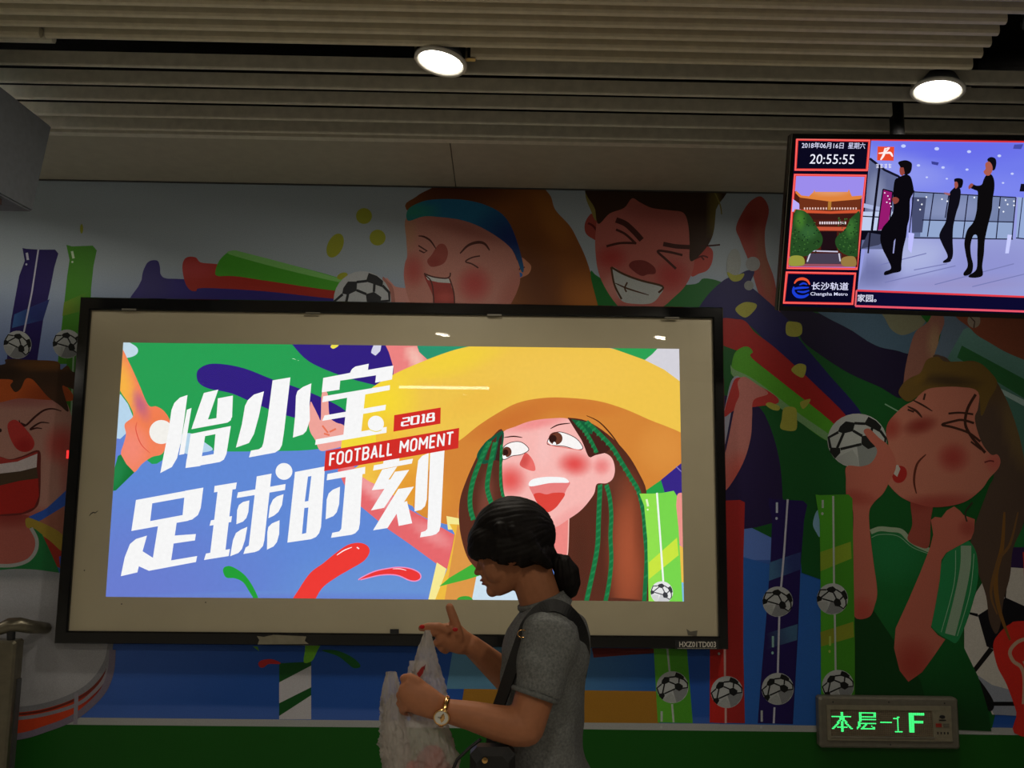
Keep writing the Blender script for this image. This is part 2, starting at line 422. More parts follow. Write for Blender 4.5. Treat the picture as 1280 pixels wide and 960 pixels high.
# denser field of slats nearer the camera; its right end is cut back step by step
y0 = cy(75); rows = [75, 60, 46, 31.5, 17, 3]
yrow = [cy(p) for p in rows]
ends = [1228, 1241, 1252, 1262, 1272, 1300]
for i, (y, e) in enumerate(zip(yrow, ends)):
    xl = atz(68, 55, CEIL).x if i == 0 else (atz(57, 47, CEIL).x if i == 1 else XL)
    slat(y, atz(588, 72, CEIL).x if i == 0 else xl, atz(e, rows[i], CEIL).x, M['slat'], h=.034, t=.024)
slat(yrow[1]-.001, XL, atz(50, 47, CEIL).x, M['slat'], h=.034, t=.024)
slat(cy(66), XL, atz(68, 55, CEIL).x, M['slat_grey'], h=.06, t=.03)
y = yrow[-1]-.0625; k = 0
while y > -1.6:
    slat(y, XL, XR, M['slat'], h=.034, t=.024); y -= .0625; k += 1
while y > YB+.2:
    slat(y, XL, XR, M['slat'], h=.085, t=.03); y -= .125
# backing sheet that closes the dense field, dark colour standing for shade between slats
MB().box((XL, YB, CEIL+.05), (atz(1236, 50, CEIL).x, yrow[1]+.02, CEIL+.056)).build('backing_sheet', M['plenum'], ceiling)
# duct and conduit seen where the slats stop, top right
d1 = atz(1262, 62, CEIL+.12)
MB().tube([d1+Vector((-.05, .12, 0)), d1+Vector((.9, -.10, 0))], .05, n=20, cap=False).build('conduit', M['matte_black'], ceiling, True)
MB().tube([d1+Vector((0, -.08, .06)), d1+Vector((.9, -.35, .06))], .03, n=16, cap=False).build('conduit', M['dark_grey'], ceiling, True)
j1 = atz(1245, 100, CEIL+.1)
MB().box((-.07, -.06, -.03), (.07, .06, .04), bev=.008, ax=(Vector((1, 0, 0)), Vector((0, 1, 0)), Vector((0, 0, 1))), org=j1).build('junction_box', M['matte_black'], ceiling)

# ------------------------------------------------------------------ lamps
def downlight(c, label, group=None, r=.088):
    root = empty('downlight', c, label, 'lamp', group)
    ta = math.radians(10); lx = (Vector((math.cos(ta), 0, -math.sin(ta))), Vector((0, 1, 0)), Vector((math.sin(ta), 0, math.cos(ta))))   # hangs a little askew
    m = MB(); m.lathe([(r*.80, .004), (r*.83, -.004), (r*.95, -.010), (r, -.004), (r, .004)], c, lx); m.build('trim_ring', M['lamp_white'], root, True)
    m = MB(); m.lathe([(1e-7, .001), (r*.80, .001)], c, lx); m.build('diffuser', M['lamp_glow'], root)
    m = MB(); m.lathe([(r*.9, .004), (r*.82, .02), (r*.62, .05), (1e-7, .053)], c, lx, n=24); m.build('housing', M['dark_grey'], root, True)
    for s in (-1, 1):
        q = c + Vector((s*r*.95, 0, .02))
        MB().box((-.004, -.01, -.012), (.03 if s > 0 else .004, .01, -.009), ax=(Vector((s if s > 0 else 1, 0, 0)), Vector((0, 1, 0)), Vector((0, 0, 1))), org=q).box((-.003, -.01, -.01), (.003, .01, .03), ax=(Vector((1, 0, 0)), Vector((0, 1, 0)), Vector((0, 0, 1))), org=q).build('spring_clip', M['steel'], root)
    L = bpy.data.lights.new('downlight_light', 'AREA'); L.shape = 'DISK'; L.size = r*1.5; L.energy = LAMP_W; L.color = LAMP_COL; L.spread = math.radians(165)
    lo = bpy.data.objects.new('light_source', L); COL.objects.link(lo); lo.parent = root; lo.location = (-.003, 0, -.016); lo.rotation_euler = (0, ta, 0)
    return root
p1 = atz(551, 77, CEIL-.012); p2 = atz(1172, 113, CEIL-.012)
downlight(p1, 'bright round downlight in the slats above the big advertising display')
downlight(p2, 'bright round downlight in the slats above the hanging screen')
for (x, y) in ((-2.17, 2.7), (-4.1, 2.7), (-.5, 0), (1.5, 0), (-4.1, 0), (-2.25, -1.7), (-.5, -5), (3.4, -3.5), (-4.1, -4)):
    downlight(Vector((x, y, CEIL-.012)), 'round downlight further back in the hall ceiling, out of the picture', 'downlights behind the camera')
def tube_lamp(x, y, z, l=1.2):
    root = empty('tube_lamp', (x, y, z), 'long white tube lamp hung in the hall behind the camera', 'lamp', 'tube lamps behind the camera')
    MB().box((x-l/2, y-.05, z+.02), (x+l/2, y+.05, z+.07)).build('lamp_body', M['lamp_white'], root)
    MB().tube([(x-l/2+.02, y, z), (x+l/2-.02, y, z)], .018, n=12).build('tube', M['tube_glow'], root, True)
    for s in (-1, 1): MB().tube([(x+s*l*.35, y, z+.07), (x+s*l*.35, y, 3.85)], .005, n=6).build('hanger', M['steel'], root)
for x, y in ((-.67, -2.95), (5.4, -2.4), (-5.6, -2.4)):
    tube_lamp(x, y, 2.84, 1.15)
# ------------------------------------------------------------------ the printed mural on the back wall
ZN = Vector((0, -1, 0))
A = Art(lambda x, y: at(x, y, WALL_Y), ZN, 1.66, .74); A.sat = .95; A.gam = 1.1; A.bal = (.90, 1.0, 1.12)
SKY, BLUE, NAVY, PURP = (140, 145, 148), (28, 70, 132), (18, 12, 52), (34, 20, 78)
GREEN, LIME, RED, SKIN, SKIND, WHITE, BRN = (12, 66, 24), (60, 118, 12), (128, 22, 12), (150, 92, 80), (128, 48, 38), (140, 136, 130), (50, 30, 16)
BIG = lambda y0, y1: [(-900, y0), (2300, y0+12), (2300, y1+18), (-900, y1)]
A.gr = 30
A.poly([(-900, 190), (2300, 190), (2300, 700), (-900, 700)], SKY, [('l', 0, 330, 0, 500, (80, 104, 160)), ], grid=40)
A.poly([(-900, 700), (2300, 700), (2300, 925), (-900, 890)], (72, 98, 158), [('l', 100, 640, 300, 860, BLUE)], grid=40)
A.poly([(-900, 887), (110, 897), (730, 903), (1020, 906), (1280, 910), (2300, 925), (2300, 1500), (-900, 1500)], (14, 74, 8))
A.poly([(-900, 887), (110, 897), (730, 903), (1020, 906), (1280, 910), (2300, 925), (2300, 935), (1280, 919), (1020, 915), (730, 911.5), (110, 906), (-900, 896)], WHITE)
A.gr = 7
# sticks at the far left
def stick(pts, c, ln, lights=(), marks=()):
    A.blob(pts, c)
    A.line(ln, 2.2, (165, 160, 155), smooth=False)
    for q, cc in lights: A.poly(q, cc, [('l', q[0][0], q[0][1], q[1][0], q[1][1], c)])
    for (x, y, h) in marks:
        A.line([(x, y), (x+1, y+h)], 2.8, (170, 168, 165), smooth=False); A.ellipse(x+.2, y+h+6, 1.5, 1.5, 0, (170, 168, 165))
A.poly([(28, 310), (33, 311), (48, 312), (69, 312), (73, 317), (68, 334), (63, 360), (54, 400), (46, 455), (8, 455), (14, 400), (24, 345), (31, 326)], PURP)
A.poly([(18, 393), (62, 374), (54, 400), (15, 410)], (50, 84, 128), [('l', 18, 400, 40, 395, (34, 44, 96))])
A.line([(48, 312), (40, 365), (30, 415)], 2, (160, 155, 165), smooth=False)
A.line([(33.5, 316), (35, 325)], 3, (160, 155, 165), smooth=False); A.ellipse(33, 330.5, 1.3, 1.3, 0, (160, 155, 165))
A.poly([(83, 306), (90, 308), (116, 307), (121, 313), (117, 332), (113, 370), (112, 455), (72, 455), (78, 400), (84, 345), (87, 325)], LIME)
A.poly([(80, 378), (114, 363), (113, 386), (78, 395)], (100, 120, 18), [('l', 80, 385, 112, 375, LIME)])
A.line([(90, 314), (92, 323)], 3, (170, 180, 150), smooth=False); A.ellipse(90.5, 327.5, 1.3, 1.3, 0, (170, 180, 150))
A.line([(100, 400), (92, 500), (88, 620)], 2, (130, 150, 120), smooth=False)
A.poly([(84, 445), (112, 445), (100, 600), (74, 600)], (52, 110, 14)); A.line([(92, 445), (86, 600)], 2.2, (130, 150, 120), smooth=False)
A.ball(22, 431, 17.5, 50); A.ball(84, 430, 18, 40)
# left singer
A.blob([(-80, 490), (0, 492), (40, 492), (76, 498), (88, 515), (96, 560), (92, 600), (78, 620), (60, 634), (38, 646), (15, 651), (-80, 650)], (158, 112, 98),
       [('e', 78, 556, 26, 30, 0, (165, 40, 34), .85), ('e', 30, 646, 70, 16, 0, (150, 62, 56), .8), ('e', 20, 500, 90, 12, 0, (140, 70, 70), .7), ('e', 86, 590, 16, 50, 0, (150, 70, 62), .6)], grid=5)
A.blob([(-80, 645), (0, 645), (35, 644), (42, 658), (47, 680), (40, 698), (25, 706), (0, 710), (-80, 710)], (150, 78, 66), [('e', 10, 645, 60, 18, 0, (120, 30, 24), .8)], grid=5)
A.blob([(50, 650), (80, 628), (96, 630), (96, 690), (60, 672)], (140, 84, 66))
A.poly([(36, 646), (58, 636), (86, 610), (88, 628), (52, 650), (44, 652)], (38, 78, 156))
A.poly([(52, 664), (80, 686), (80, 712), (66, 706)], (140, 34, 12)); A.poly([(74, 696), (86, 690), (86, 716), (76, 714)], (48, 66, 150))
A.blob([(33, 648), (45, 650), (78, 668), (80, 690), (60, 674), (40, 662), (33, 658)], (140, 116, 30))
A.poly([(38, 659), (44, 661), (53, 668), (62, 687), (72, 709), (76, 722), (-80, 722), (-80, 706), (5, 708), (26, 705), (39, 695), (45, 683), (43, 670)], (16, 98, 48))
A.line([(39, 660), (46, 674), (45, 688), (36, 700), (20, 706), (0, 707), (-30, 704)], 4.5, WHITE)
A.blob([(-40, 470), (10, 470), (50, 466), (80, 480), (92, 500), (60, 500), (25, 498), (0, 503), (-40, 508)], (170, 76, 14), [('e', 60, 495, 40, 20, 0, (120, 44, 10), .7)])
A.blob([(-60, 455), (2, 456), (8, 449), (40, 450), (72, 452), (76, 462), (84, 457), (90, 464), (96, 468), (96, 486), (84, 484), (78, 484), (86, 514), (74, 506), (60, 496), (48, 482), (40, 474), (32, 474), (26, 486), (19, 490), (13, 482), (11, 474), (-60, 474)],
       (62, 40, 24), [('e', 60, 456, 50, 10, 0, (104, 64, 20), .8), ('e', 65, 492, 22, 14, 20, (72, 44, 26), .8), ('e', 5, 466, 30, 12, 0, (40, 22, 12), .8)], grid=5)
A.line([(24, 525), (26, 530), (32, 532), (44, 521), (55, 513), (66, 511), (77, 514)], 2.6, (60, 18, 16), taper=True)
A.line([(26, 529), (33, 532)], 2.4, (60, 18, 16)); A.line([(62, 529), (52, 528), (44, 532), (38, 537), (46, 535), (53, 536)], 2.4, (60, 18, 16), taper=True)
A.ellipse(0, 538, 2.5, 2.5, 0, (50, 20, 16))
A.blob([(10, 530), (20, 525), (34, 538), (43, 552), (40, 562), (30, 565), (20, 560), (12, 545)], (166, 44, 38), [('e', 30, 558, 16, 14, 0, (146, 14, 12), .9)], grid=4)
A.blob([(-50, 574), (-6, 570), (12, 574), (28, 570), (49, 563), (51, 585), (50, 622), (44, 636), (28, 643), (0, 645), (-50, 645)], (96, 30, 26))
A.blob([(-50, 576), (-4, 571), (14, 575), (30, 571), (47, 565), (40, 572), (14, 581), (-50, 584)], (150, 44, 36))
A.poly([(-50, 585), (0, 580), (22, 577), (47, 567), (46, 584), (26, 589), (0, 592), (-50, 593)], (176, 160, 156))
A.poly([(-50, 593), (0, 592), (26, 589), (46, 584), (48, 598), (25, 601), (0, 607), (-50, 610)], (70, 52, 34))
A.poly([(-50, 610), (0, 607), (25, 601), (48, 598), (49, 620), (43, 634), (28, 641), (0, 643), (-50, 643)], (150, 22, 10))
# drum
A.blob([(-200, 705), (-40, 714), (20, 711), (60, 714), (100, 724), (128, 760), (139, 800), (136, 822), (118, 850), (92, 868), (60, 880), (20, 886), (-60, 884), (-200, 850)], (140, 134, 132),
       [('e', 10, 745, 90, 22, 0, (156, 152, 152), .6), ('e', 20, 716, 120, 12, 0, (100, 104, 104), .7)], grid=9)
arcA = [(139, 800), (134, 826), (118, 851), (95, 868), (60, 881), (20, 887), (-60, 889)]
arcB = [(141, 812), (139, 838), (130, 862), (112, 882), (90, 898), (60, 910), (20, 921), (-60, 926)]
A.poly(crom(arcA, 4, False)+crom(arcB, 4, False)[::-1], (168, 52, 8), [('e', 130, 850, 60, 50, 0, (100, 14, 10), .95)], grid=5)
A.line([(139, 815), (130, 842), (114, 862), (95, 874), (60, 887), (20, 893), (-60, 896)], 3, (96, 34, 22))
A.line([(139, 822), (131, 848), (114, 868), (95, 881), (60, 892), (20, 898), (-60, 901)], 4.4, (118, 110, 112))
A.line(arcA, 7, (112, 108, 108)); A.line(arcB, 8, (104, 92, 102)); A.line([(96, 866), (94.5, 905)], 5, (120, 112, 116), smooth=False)
# horns at the top left
A.blob([(176, 400), (177, 350), (182, 332), (188, 326), (197, 326), (200, 334), (201, 343), (208, 348), (230, 349), (330, 356), (430, 368), (430, 400)], (48, 38, 104), [('e', 190, 350, 30, 40, 0, (52, 44, 92), .6)])
A.blob([(228, 335), (230, 325), (236, 321), (245, 322), (251, 328), (270, 330), (300, 334), (360, 348), (430, 362), (430, 374), (330, 364), (255, 360), (245, 364), (237, 362), (231, 352)], (148, 40, 28), [('e', 245, 335, 40, 18, 0, (165, 62, 62), .7)])
A.blob([(269, 340), (274, 326), (284, 316), (293, 313), (306, 316), (360, 330), (430, 350), (430, 364), (340, 352), (300, 346), (283, 345), (272, 345)], (66, 138, 30))
A.blob([(284, 316), (293, 313), (306, 316), (360, 330), (430, 350), (430, 354), (360, 338), (300, 322)], (110, 160, 84))
for (x, y, rx, ry, an) in ((419, 307, 9.5, 16, 25), (455, 270, 10, 10, 0), (472, 297, 10, 10, 0), (428, 345, 7, 4, -20), (102, 286, 2, 6, 0)):
    A.ellipse(x, y, rx, ry, an, (136, 136, 30))
A.blob([(482, 350), (488, 352), (494, 358), (504, 360), (520, 362), (530, 395), (486, 395)], (176, 120, 108))
A.blob([(478, 349), (484, 351), (492, 362), (494, 395), (484, 395)], (150, 96, 84))
A.ball(453, 375, 36, 0, (156, 154, 152), (42, 42, 44), (122, 120, 118))
# laughing woman
A.blob([(508, 262), (520, 246), (538, 236), (560, 228), (660, 228), (686, 242), (694, 262), (712, 282), (722, 300), (735, 330), (748, 380), (752, 400), (600, 420), (560, 300)], (118, 66, 18),
       [('e', 570, 232, 90, 40, 0, (70, 30, 14), .9), ('e', 670, 350, 40, 90, -20, (92, 48, 18), .85), ('e', 740, 380, 50, 40, 50, (150, 88, 22), .8), ('e', 690, 270, 50, 20, 60, (140, 84, 20), .8)])
A.blob([(646, 326), (652, 322), (658, 326), (664, 333), (661, 342), (652, 347), (645, 350), (640, 345)], (170, 110, 80)); A.ellipse(650, 343.5, 3.2, 3, 0, (40, 90, 150))
A.line([(645, 344), (650, 336), (656, 334)], 1.6, (90, 30, 26))
A.blob([(508, 272), (535, 266), (575, 266), (612, 282), (640, 312), (650, 345), (646, 365), (636, 385), (620, 420), (525, 420), (520, 392), (510, 372), (505, 348), (506, 330), (509, 320), (508, 300)], (166, 108, 94),
       [('e', 517, 338, 18, 26, 0, (156, 52, 46), .8), ('e', 593, 355, 26, 27, 0, (160, 44, 42), .9), ('e', 580, 285, 70, 16, 20, (140, 76, 66), .6), ('e', 640, 370, 20, 40, 20, (150, 80, 66), .6), ('e', 510, 290, 14, 30, 0, (160, 120, 84), .6)], grid=5)
A.blob([(534, 326), (540, 318), (548, 306), (556, 306), (560, 316), (556, 328), (546, 333), (538, 333)], (140, 62, 50), [('e', 543, 328, 12, 8, 0, (130, 40, 32), .8)], grid=4)
A.blob([(510, 262), (528, 252), (550, 249), (580, 250), (606, 256), (628, 268), (642, 290), (654, 330), (652, 340), (640, 312), (612, 290), (580, 276), (545, 271), (528, 271), (510, 276)], (24, 96, 128),
       [('e', 515, 265, 40, 16, 0, (40, 124, 100), .9), ('e', 640, 300, 60, 50, 0, (16, 34, 92), .95)])
D1 = (74, 30, 22)
A.line([(523, 295), (530, 296), (538, 301), (545, 311)], 2.4, D1, taper=True); A.line([(523, 307), (534, 314), (530, 316), (524, 313)], 1.8, D1, smooth=False)
A.line([(575, 317), (585, 307), (597, 303), (606, 305), (612, 313)], 3.6, D1, taper=True)
A.line([(600, 320), (590, 322), (582, 327), (590, 330), (598, 335)], 1.8, D1)
A.blob([(530, 343), (545, 347), (562, 348), (564, 358), (568, 372), (567, 420), (543, 420), (542, 390), (541, 370)], (140, 46, 38), [('e', 556, 372, 14, 9, 0, (170, 70, 58), .7)], grid=5)
A.poly([(531, 344), (545, 347.5), (561, 348.5), (563, 354), (548, 353), (535, 350)], (170, 166, 160)); A.line([(530, 342), (541, 346), (556, 348), (562, 346), (563, 341)], 1.8, D1); A.line([(531, 344), (539, 352), (542, 372), (543, 420)], 1.6, D1); A.line([(562, 348), (568, 372), (567, 420)], 1.6, D1)
# green jersey and grinning boy
A.blob([(738, 340), (760, 350), (860, 356), (880, 348), (905, 354), (930, 372), (930, 420), (745, 420), (750, 395)], (18, 92, 34))
A.blob([(742, 268), (736, 270), (731, 280), (732, 291), (740, 298), (752, 302), (756, 285)], (136, 54, 44)); A.line([(735, 279), (742, 283), (750, 295)], 2.6, (84, 18, 16))
A.blob([(864, 325), (872, 312), (884, 308), (891, 314), (890, 328), (884, 338), (874, 342), (864, 345)], (156, 60, 50)); A.line([(868, 324), (878, 320), (885, 322)], 2, (80, 20, 18)); A.line([(876, 320), (880, 325)], 2, (80, 20, 18))
A.blob([(733, 228), (745, 228), (752, 262), (745, 276), (738, 262), (732, 246)], (120, 106, 50))
A.blob([(748, 272), (765, 256), (790, 244), (820, 250), (855, 262), (862, 285), (868, 315), (866, 338), (856, 358), (842, 372), (828, 384), (800, 400), (778, 388), (760, 366), (748, 340), (744, 310), (745, 285)], (154, 82, 72),
       [('e', 764, 322, 24, 18, 0, (150, 40, 36), .85), ('e', 840, 345, 26, 24, 0, (150, 36, 34), .85), ('e', 820, 265, 60, 20, 10, (130, 62, 56), .6), ('e', 768, 360, 20, 20, 0, (170, 118, 106), .7)], grid=5)
A.blob([(742, 228), (900, 228), (895, 262), (892, 290), (884, 308), (868, 325), (862, 324), (862, 305), (860, 280), (854, 266), (838, 263), (815, 260), (800, 253), (790, 248), (780, 260), (762, 267), (748, 280), (744, 262)], (52, 30, 14),
       [('e', 894, 262, 10, 50, 0, (110, 96, 40), .7)])
A.line([(893, 240), (900, 256), (902, 268)], 1.6, (120, 106, 50)); A.line([(876, 308), (890, 307), (900, 306)], 2, (60, 20, 16))
D2 = (64, 24, 18)
A.line([(770, 275), (782, 280), (794, 291), (802, 300)], 7, D2); A.line([(829, 305), (845, 308), (862, 309)], 5.5, D2)
A.line([(770, 287), (782, 293), (795, 305)], 3, D2); A.line([(758, 308), (775, 304), (795, 304)], 3, D2)
A.line([(853, 319), (836, 315), (822, 314), (832, 324), (845, 336)], 3, D2)
A.blob([(786, 332), (792, 326), (806, 326), (818, 334), (819, 342), (810, 343), (802, 345), (792, 339)], (104, 34, 28))
A.blob([(764, 334), (780, 342), (800, 350), (828, 358), (824, 370), (814, 379), (795, 380), (777, 376), (768, 358)], (150, 148, 142))
A.line([(764, 334), (768, 356), (777, 374)], 2.4, (70, 42, 18)); A.line([(764, 334), (780, 343), (802, 351), (828, 358), (823, 366)], 2.6, (70, 42, 18))
A.line([(769, 354), (785, 361), (811, 369)], 2, (70, 42, 18), taper=True); A.line([(784, 353), (781, 360), (783, 365)], 2, (70, 42, 18))
# right part: green field, dark flags
A.poly([(905, 400), (930, 378), (990, 380), (1190, 380), (1290, 500), (1290, 700), (1240, 910), (1027, 906), (1027, 725), (1002, 716), (1000, 690), (900, 640)], (12, 74, 26))
A.poly([(900, 688), (1002, 717), (1027, 726), (1027, 907), (900, 905)], (34, 84, 146))
A.blob([(880, 400), (905, 395), (930, 380), (985, 380), (985, 300), (1000, 380), (1060, 400), (1140, 440), (1138, 480), (1126, 498), (1100, 484), (1060, 466), (1020, 440), (1002, 425), (985, 400)], (26, 16, 44))
A.blob([(895, 505), (930, 505), (950, 510), (965, 540), (975, 580), (978, 620), (976, 650), (895, 650)], (34, 20, 58))
A.blob([(1020, 380), (1180, 380), (1170, 425), (1142, 442), (1120, 438), (1095, 432), (1066, 414)], (66, 86, 100))
A.blob([(1098, 380), (1150, 380), (1157, 400), (1146, 412), (1128, 419), (1114, 412), (1106, 398)], (104, 100, 76)); A.blob([(1148, 385), (1182, 385), (1164, 402), (1158, 403)], (22, 84, 20))
A.blob([(940, 250), (952, 246), (961, 262), (956, 290), (958, 320), (968, 350), (978, 400), (1000, 440), (975, 430), (950, 372), (937, 330), (925, 300), (920, 284), (930, 262)], (140, 58, 48),
       [('e', 935, 285, 18, 24, 20, (120, 28, 22), .8), ('e', 955, 330, 10, 60, -10, (128, 84, 60), .7)], grid=5)
A.blob([(870, 398), (882, 372), (905, 350), (920, 345), (934, 338), (943, 340), (938, 356), (950, 368), (985, 400), (1000, 425), (1034, 466), (1078, 520), (1052, 532), (1010, 490), (960, 430), (930, 402), (905, 398)], (26, 20, 74))
A.blob([(900, 400), (920, 399), (932, 402), (944, 416), (970, 436), (1020, 482), (1060, 524), (1042, 534), (990, 492), (950, 456), (925, 440), (900, 428)], (140, 20, 14))
A.blob([(914, 460), (918, 442), (928, 434), (936, 434), (941, 440), (940, 448), (980, 480), (1048, 536), (1036, 552), (990, 520), (940, 480), (916, 470)], (70, 130, 14))
A.blob([(913, 456), (918, 462), (945, 476), (1000, 518), (1040, 546), (1036, 552), (1000, 528), (950, 492), (930, 478), (916, 470)], (100, 130, 84))
A.blob([(900, 545), (908, 500), (914, 476), (922, 470), (925, 478), (916, 505), (905, 560)], (128, 124, 132))
A.blob([(905, 520), (914, 484), (922, 472), (940, 478), (968, 494), (972, 504), (948, 508), (920, 512)], (150, 40, 34))
A.blob([(908, 560), (918, 510), (924, 494), (922, 478), (930, 471), (945, 480), (960, 492), (942, 500), (940, 520), (938, 548), (928, 580), (908, 612), (895, 612)], (158, 96, 86), [('e', 925, 600, 30, 40, 0, (166, 60, 46), .8)], grid=5)
for (x, y, rx, ry, an, c) in ((917, 330, 9, 19, 5, (138, 138, 132)), (941, 330, 9, 9, 0, (132, 128, 124)), (936, 357, 6, 6, 0, (120, 118, 112))): A.ellipse(x, y, rx, ry, an, c)
A.blob([(909, 340), (918, 344), (930, 342), (926, 350), (917, 352), (911, 347)], (140, 136, 40))
for q in ([(919, 387), (930, 378), (945, 380), (943, 388), (931, 397)], [(983, 404), (990, 402), (1001, 405), (1002, 417), (994, 421), (983, 418)], [(989, 463), (997, 455), (1007, 457), (1006, 468), (1001, 472)],
          [(957, 506), (962, 503), (974, 508), (973, 513), (965, 512)], [(980, 510), (994, 510), (996, 524), (994, 538), (976, 536), (977, 524)], [(1000, 503), (1010, 499), (1013, 500), (1008, 508), (1003, 511)]):
    A.blob(q, (138, 132, 44))
# right girl
A.blob([(1172, 380), (1192, 380), (1184, 400), (1174, 420), (1170, 446), (1150, 470), (1130, 500), (1130, 470), (1137, 435), (1145, 414), (1160, 402)], (124, 80, 66), [('e', 1168, 430, 10, 30, 0, (140, 112, 80), .8)], grid=5)
A.blob([(1190, 385), (1290, 385), (1290, 520), (1200, 470), (1168, 455), (1174, 425), (1180, 405)], (84, 96, 108))
A.poly([(1180, 455), (1204, 412), (1230, 402), (1420, 480), (1420, 640), (1250, 560)], (92, 126, 116), [('l', 1230, 410, 1200, 470, (62, 96, 82))], grid=14)
A.poly([(1202, 432), (1280, 474), (1420, 540), (1420, 570), (1280, 498), (1196, 447)], (36, 86, 44))
A.poly([(1235, 478), (1280, 500), (1420, 575), (1420, 586), (1280, 508), (1240, 486)], (130, 146, 138))
A.blob([(1206, 385), (1420, 385), (1420, 500), (1280, 450), (1236, 428), (1214, 412)], (118, 62, 40)); A.ellipse(1217, 401, 8, 9, 0, (128, 112, 96)); A.line([(1212, 396), (1218, 402), (1217, 410)], 1.4, (60, 40, 30), smooth=False)
A.line([(1106, 505), (1126, 516)], 1.6, (110, 140, 110), smooth=False)
# big ball and red shape at the right edge
A.blob([(1258, 690), (1300, 640), (1400, 640), (1400, 720), (1262, 712)], (24, 92, 40)); A.poly([(1236, 690), (1262, 684), (1300, 684), (1400, 690), (1400, 720), (1236, 720)], (44, 24, 62))
A.poly([(1238, 712), (1260, 709), (1290, 711), (1330, 722), (1370, 760), (1380, 800), (1370, 860), (1330, 892), (1290, 895), (1240, 893), (1225, 860), (1205, 815), (1205, 780), (1220, 740)], (166, 156, 144))
A.poly([(1217, 841), (1240, 856), (1262, 862), (1280, 870), (1280, 895), (1242, 893)], (124, 124, 130))
A.poly([(1222, 769), (1257, 747), (1290, 762), (1300, 790), (1262, 800), (1241, 811), (1233, 808)], (16, 14, 20))
A.poly([(1211, 765), (1222, 767), (1222, 771), (1212, 768)], (16, 14, 20)); A.poly([(1236, 809), (1242, 812), (1218, 842), (1214, 838)], (20, 16, 16))
A.blob([(1216, 842), (1226, 852), (1240, 873), (1242, 884), (1237, 889), (1231, 882), (1224, 864)], (14, 12, 14)); A.poly([(1240, 877), (1300, 877), (1300, 882), (1240, 882)], (14, 12, 14))
A.line([(1256, 690), (1257, 720), (1256, 748)], 3, (20, 14, 12), taper=True)
A.poly([(1278, 690), (1400, 680), (1400, 780), (1290, 765), (1280, 730)], (170, 34, 14))
A.blob([(1241, 806), (1248, 792), (1262, 780), (1282, 776), (1400, 776), (1400, 920), (1276, 920), (1270, 890), (1258, 856), (1246, 832)], (176, 30, 14))
A.line([(1290, 796), (1272, 802), (1262, 814), (1266, 826), (1276, 834), (1280, 850), (1279, 880)], 4.5, (160, 130, 106)); A.line([(1279, 826), (1284, 838)], 3, (160, 130, 106))
# torso
A.poly([(1088, 664), (1100, 659), (1125, 662), (1140, 676), (1165, 690), (1200, 690), (1190, 760), (1200, 800), (1222, 845), (1234, 885), (1239, 914), (1066, 907), (1066, 760), (1090, 700)], (14, 86, 34), [('l', 0, 760, 0, 900, (8, 56, 16)), ('e', 1115, 690, 60, 50, 0, (24, 104, 56), .7)], grid=9)
A.poly([(1066, 907), (1066, 760), (1090, 760), (1150, 850), (1166, 908)], (8, 54, 16))
A.line([(1088, 665), (1099, 661), (1112, 662), (1126, 664), (1136, 674), (1148, 682), (1162, 688)], 6, (128, 138, 112)); A.line([(1089, 672), (1100, 668), (1122, 670), (1140, 684), (1160, 692)], .9, (110, 140, 110))
A.blob([(1139, 620), (1165, 622), (1163, 650), (1161, 682), (1150, 684), (1134, 674), (1140, 655)], (134, 62, 48), [('e', 1150, 626, 22, 16, 0, (120, 40, 30), .8)], grid=4)
# hair behind face
A.blob([(1166, 450), (1180, 446), (1192, 454), (1215, 451), (1232, 460), (1246, 478), (1262, 510), (1276, 555), (1282, 600), (1280, 650), (1266, 685), (1262, 720), (1254, 750), (1250, 780), (1244, 792), (1236, 775), (1232, 745), (1222, 715), (1214, 690), (1214, 670), (1224, 640), (1235, 610), (1240, 585), (1200, 520)], (74, 56, 44),
       [('e', 1268, 540, 16, 60, -15, (104, 82, 44), .7), ('e', 1230, 480, 40, 26, 40, (84, 60, 26), .7)], grid=8)
A.blob([(1132, 506), (1143, 500), (1158, 486), (1190, 483), (1221, 488), (1222, 510), (1218, 524), (1226, 552), (1238, 568), (1246, 568), (1250, 576), (1247, 586), (1236, 598), (1226, 612), (1204, 628), (1171, 634), (1146, 630), (1127, 622), (1112, 608), (1104, 595), (1106, 575), (1110, 555), (1107, 542), (1110, 528), (1122, 514)], (160, 96, 76),
       [('e', 1191, 572, 24, 22, 0, (142, 44, 38), .9), ('e', 1150, 532, 26, 13, -15, (120, 30, 22), .9), ('e', 1112, 535, 18, 18, 0, (140, 40, 30), .8), ('e', 1170, 630, 70, 16, -4, (134, 44, 36), .8), ('e', 1243, 578, 14, 16, 0, (160, 60, 56), .6)], grid=4.5)
A.blob([(1123, 492), (1128, 480), (1138, 472), (1150, 466), (1158, 450), (1172, 446), (1180, 452), (1200, 452), (1222, 453), (1238, 466), (1246, 480), (1236, 500), (1226, 520), (1222, 490), (1200, 484), (1175, 484), (1158, 487), (1146, 496), (1134, 502)], (96, 72, 26),
       [('e', 1185, 476, 50, 10, 5, (58, 42, 28), .9), ('e', 1150, 472, 14, 8, -30, (110, 82, 20), .7)], grid=5)
D3 = (60, 32, 22)
A.line([(1140, 500), (1152, 506), (1165, 514)], 2.4, D3, taper=True); A.line([(1134, 508), (1145, 514), (1152, 522)], 3, D3, taper=True); A.line([(1134, 512), (1142, 515)], 2.4, D3)
A.line([(1154, 500), (1156, 492)], 2.4, D3); A.line([(1185, 517), (1200, 516), (1216, 518)], 2.6, D3)
A.line([(1217, 529), (1202, 525), (1190, 527), (1177, 531), (1190, 534), (1210, 541), (1225, 552)], 3, D3)
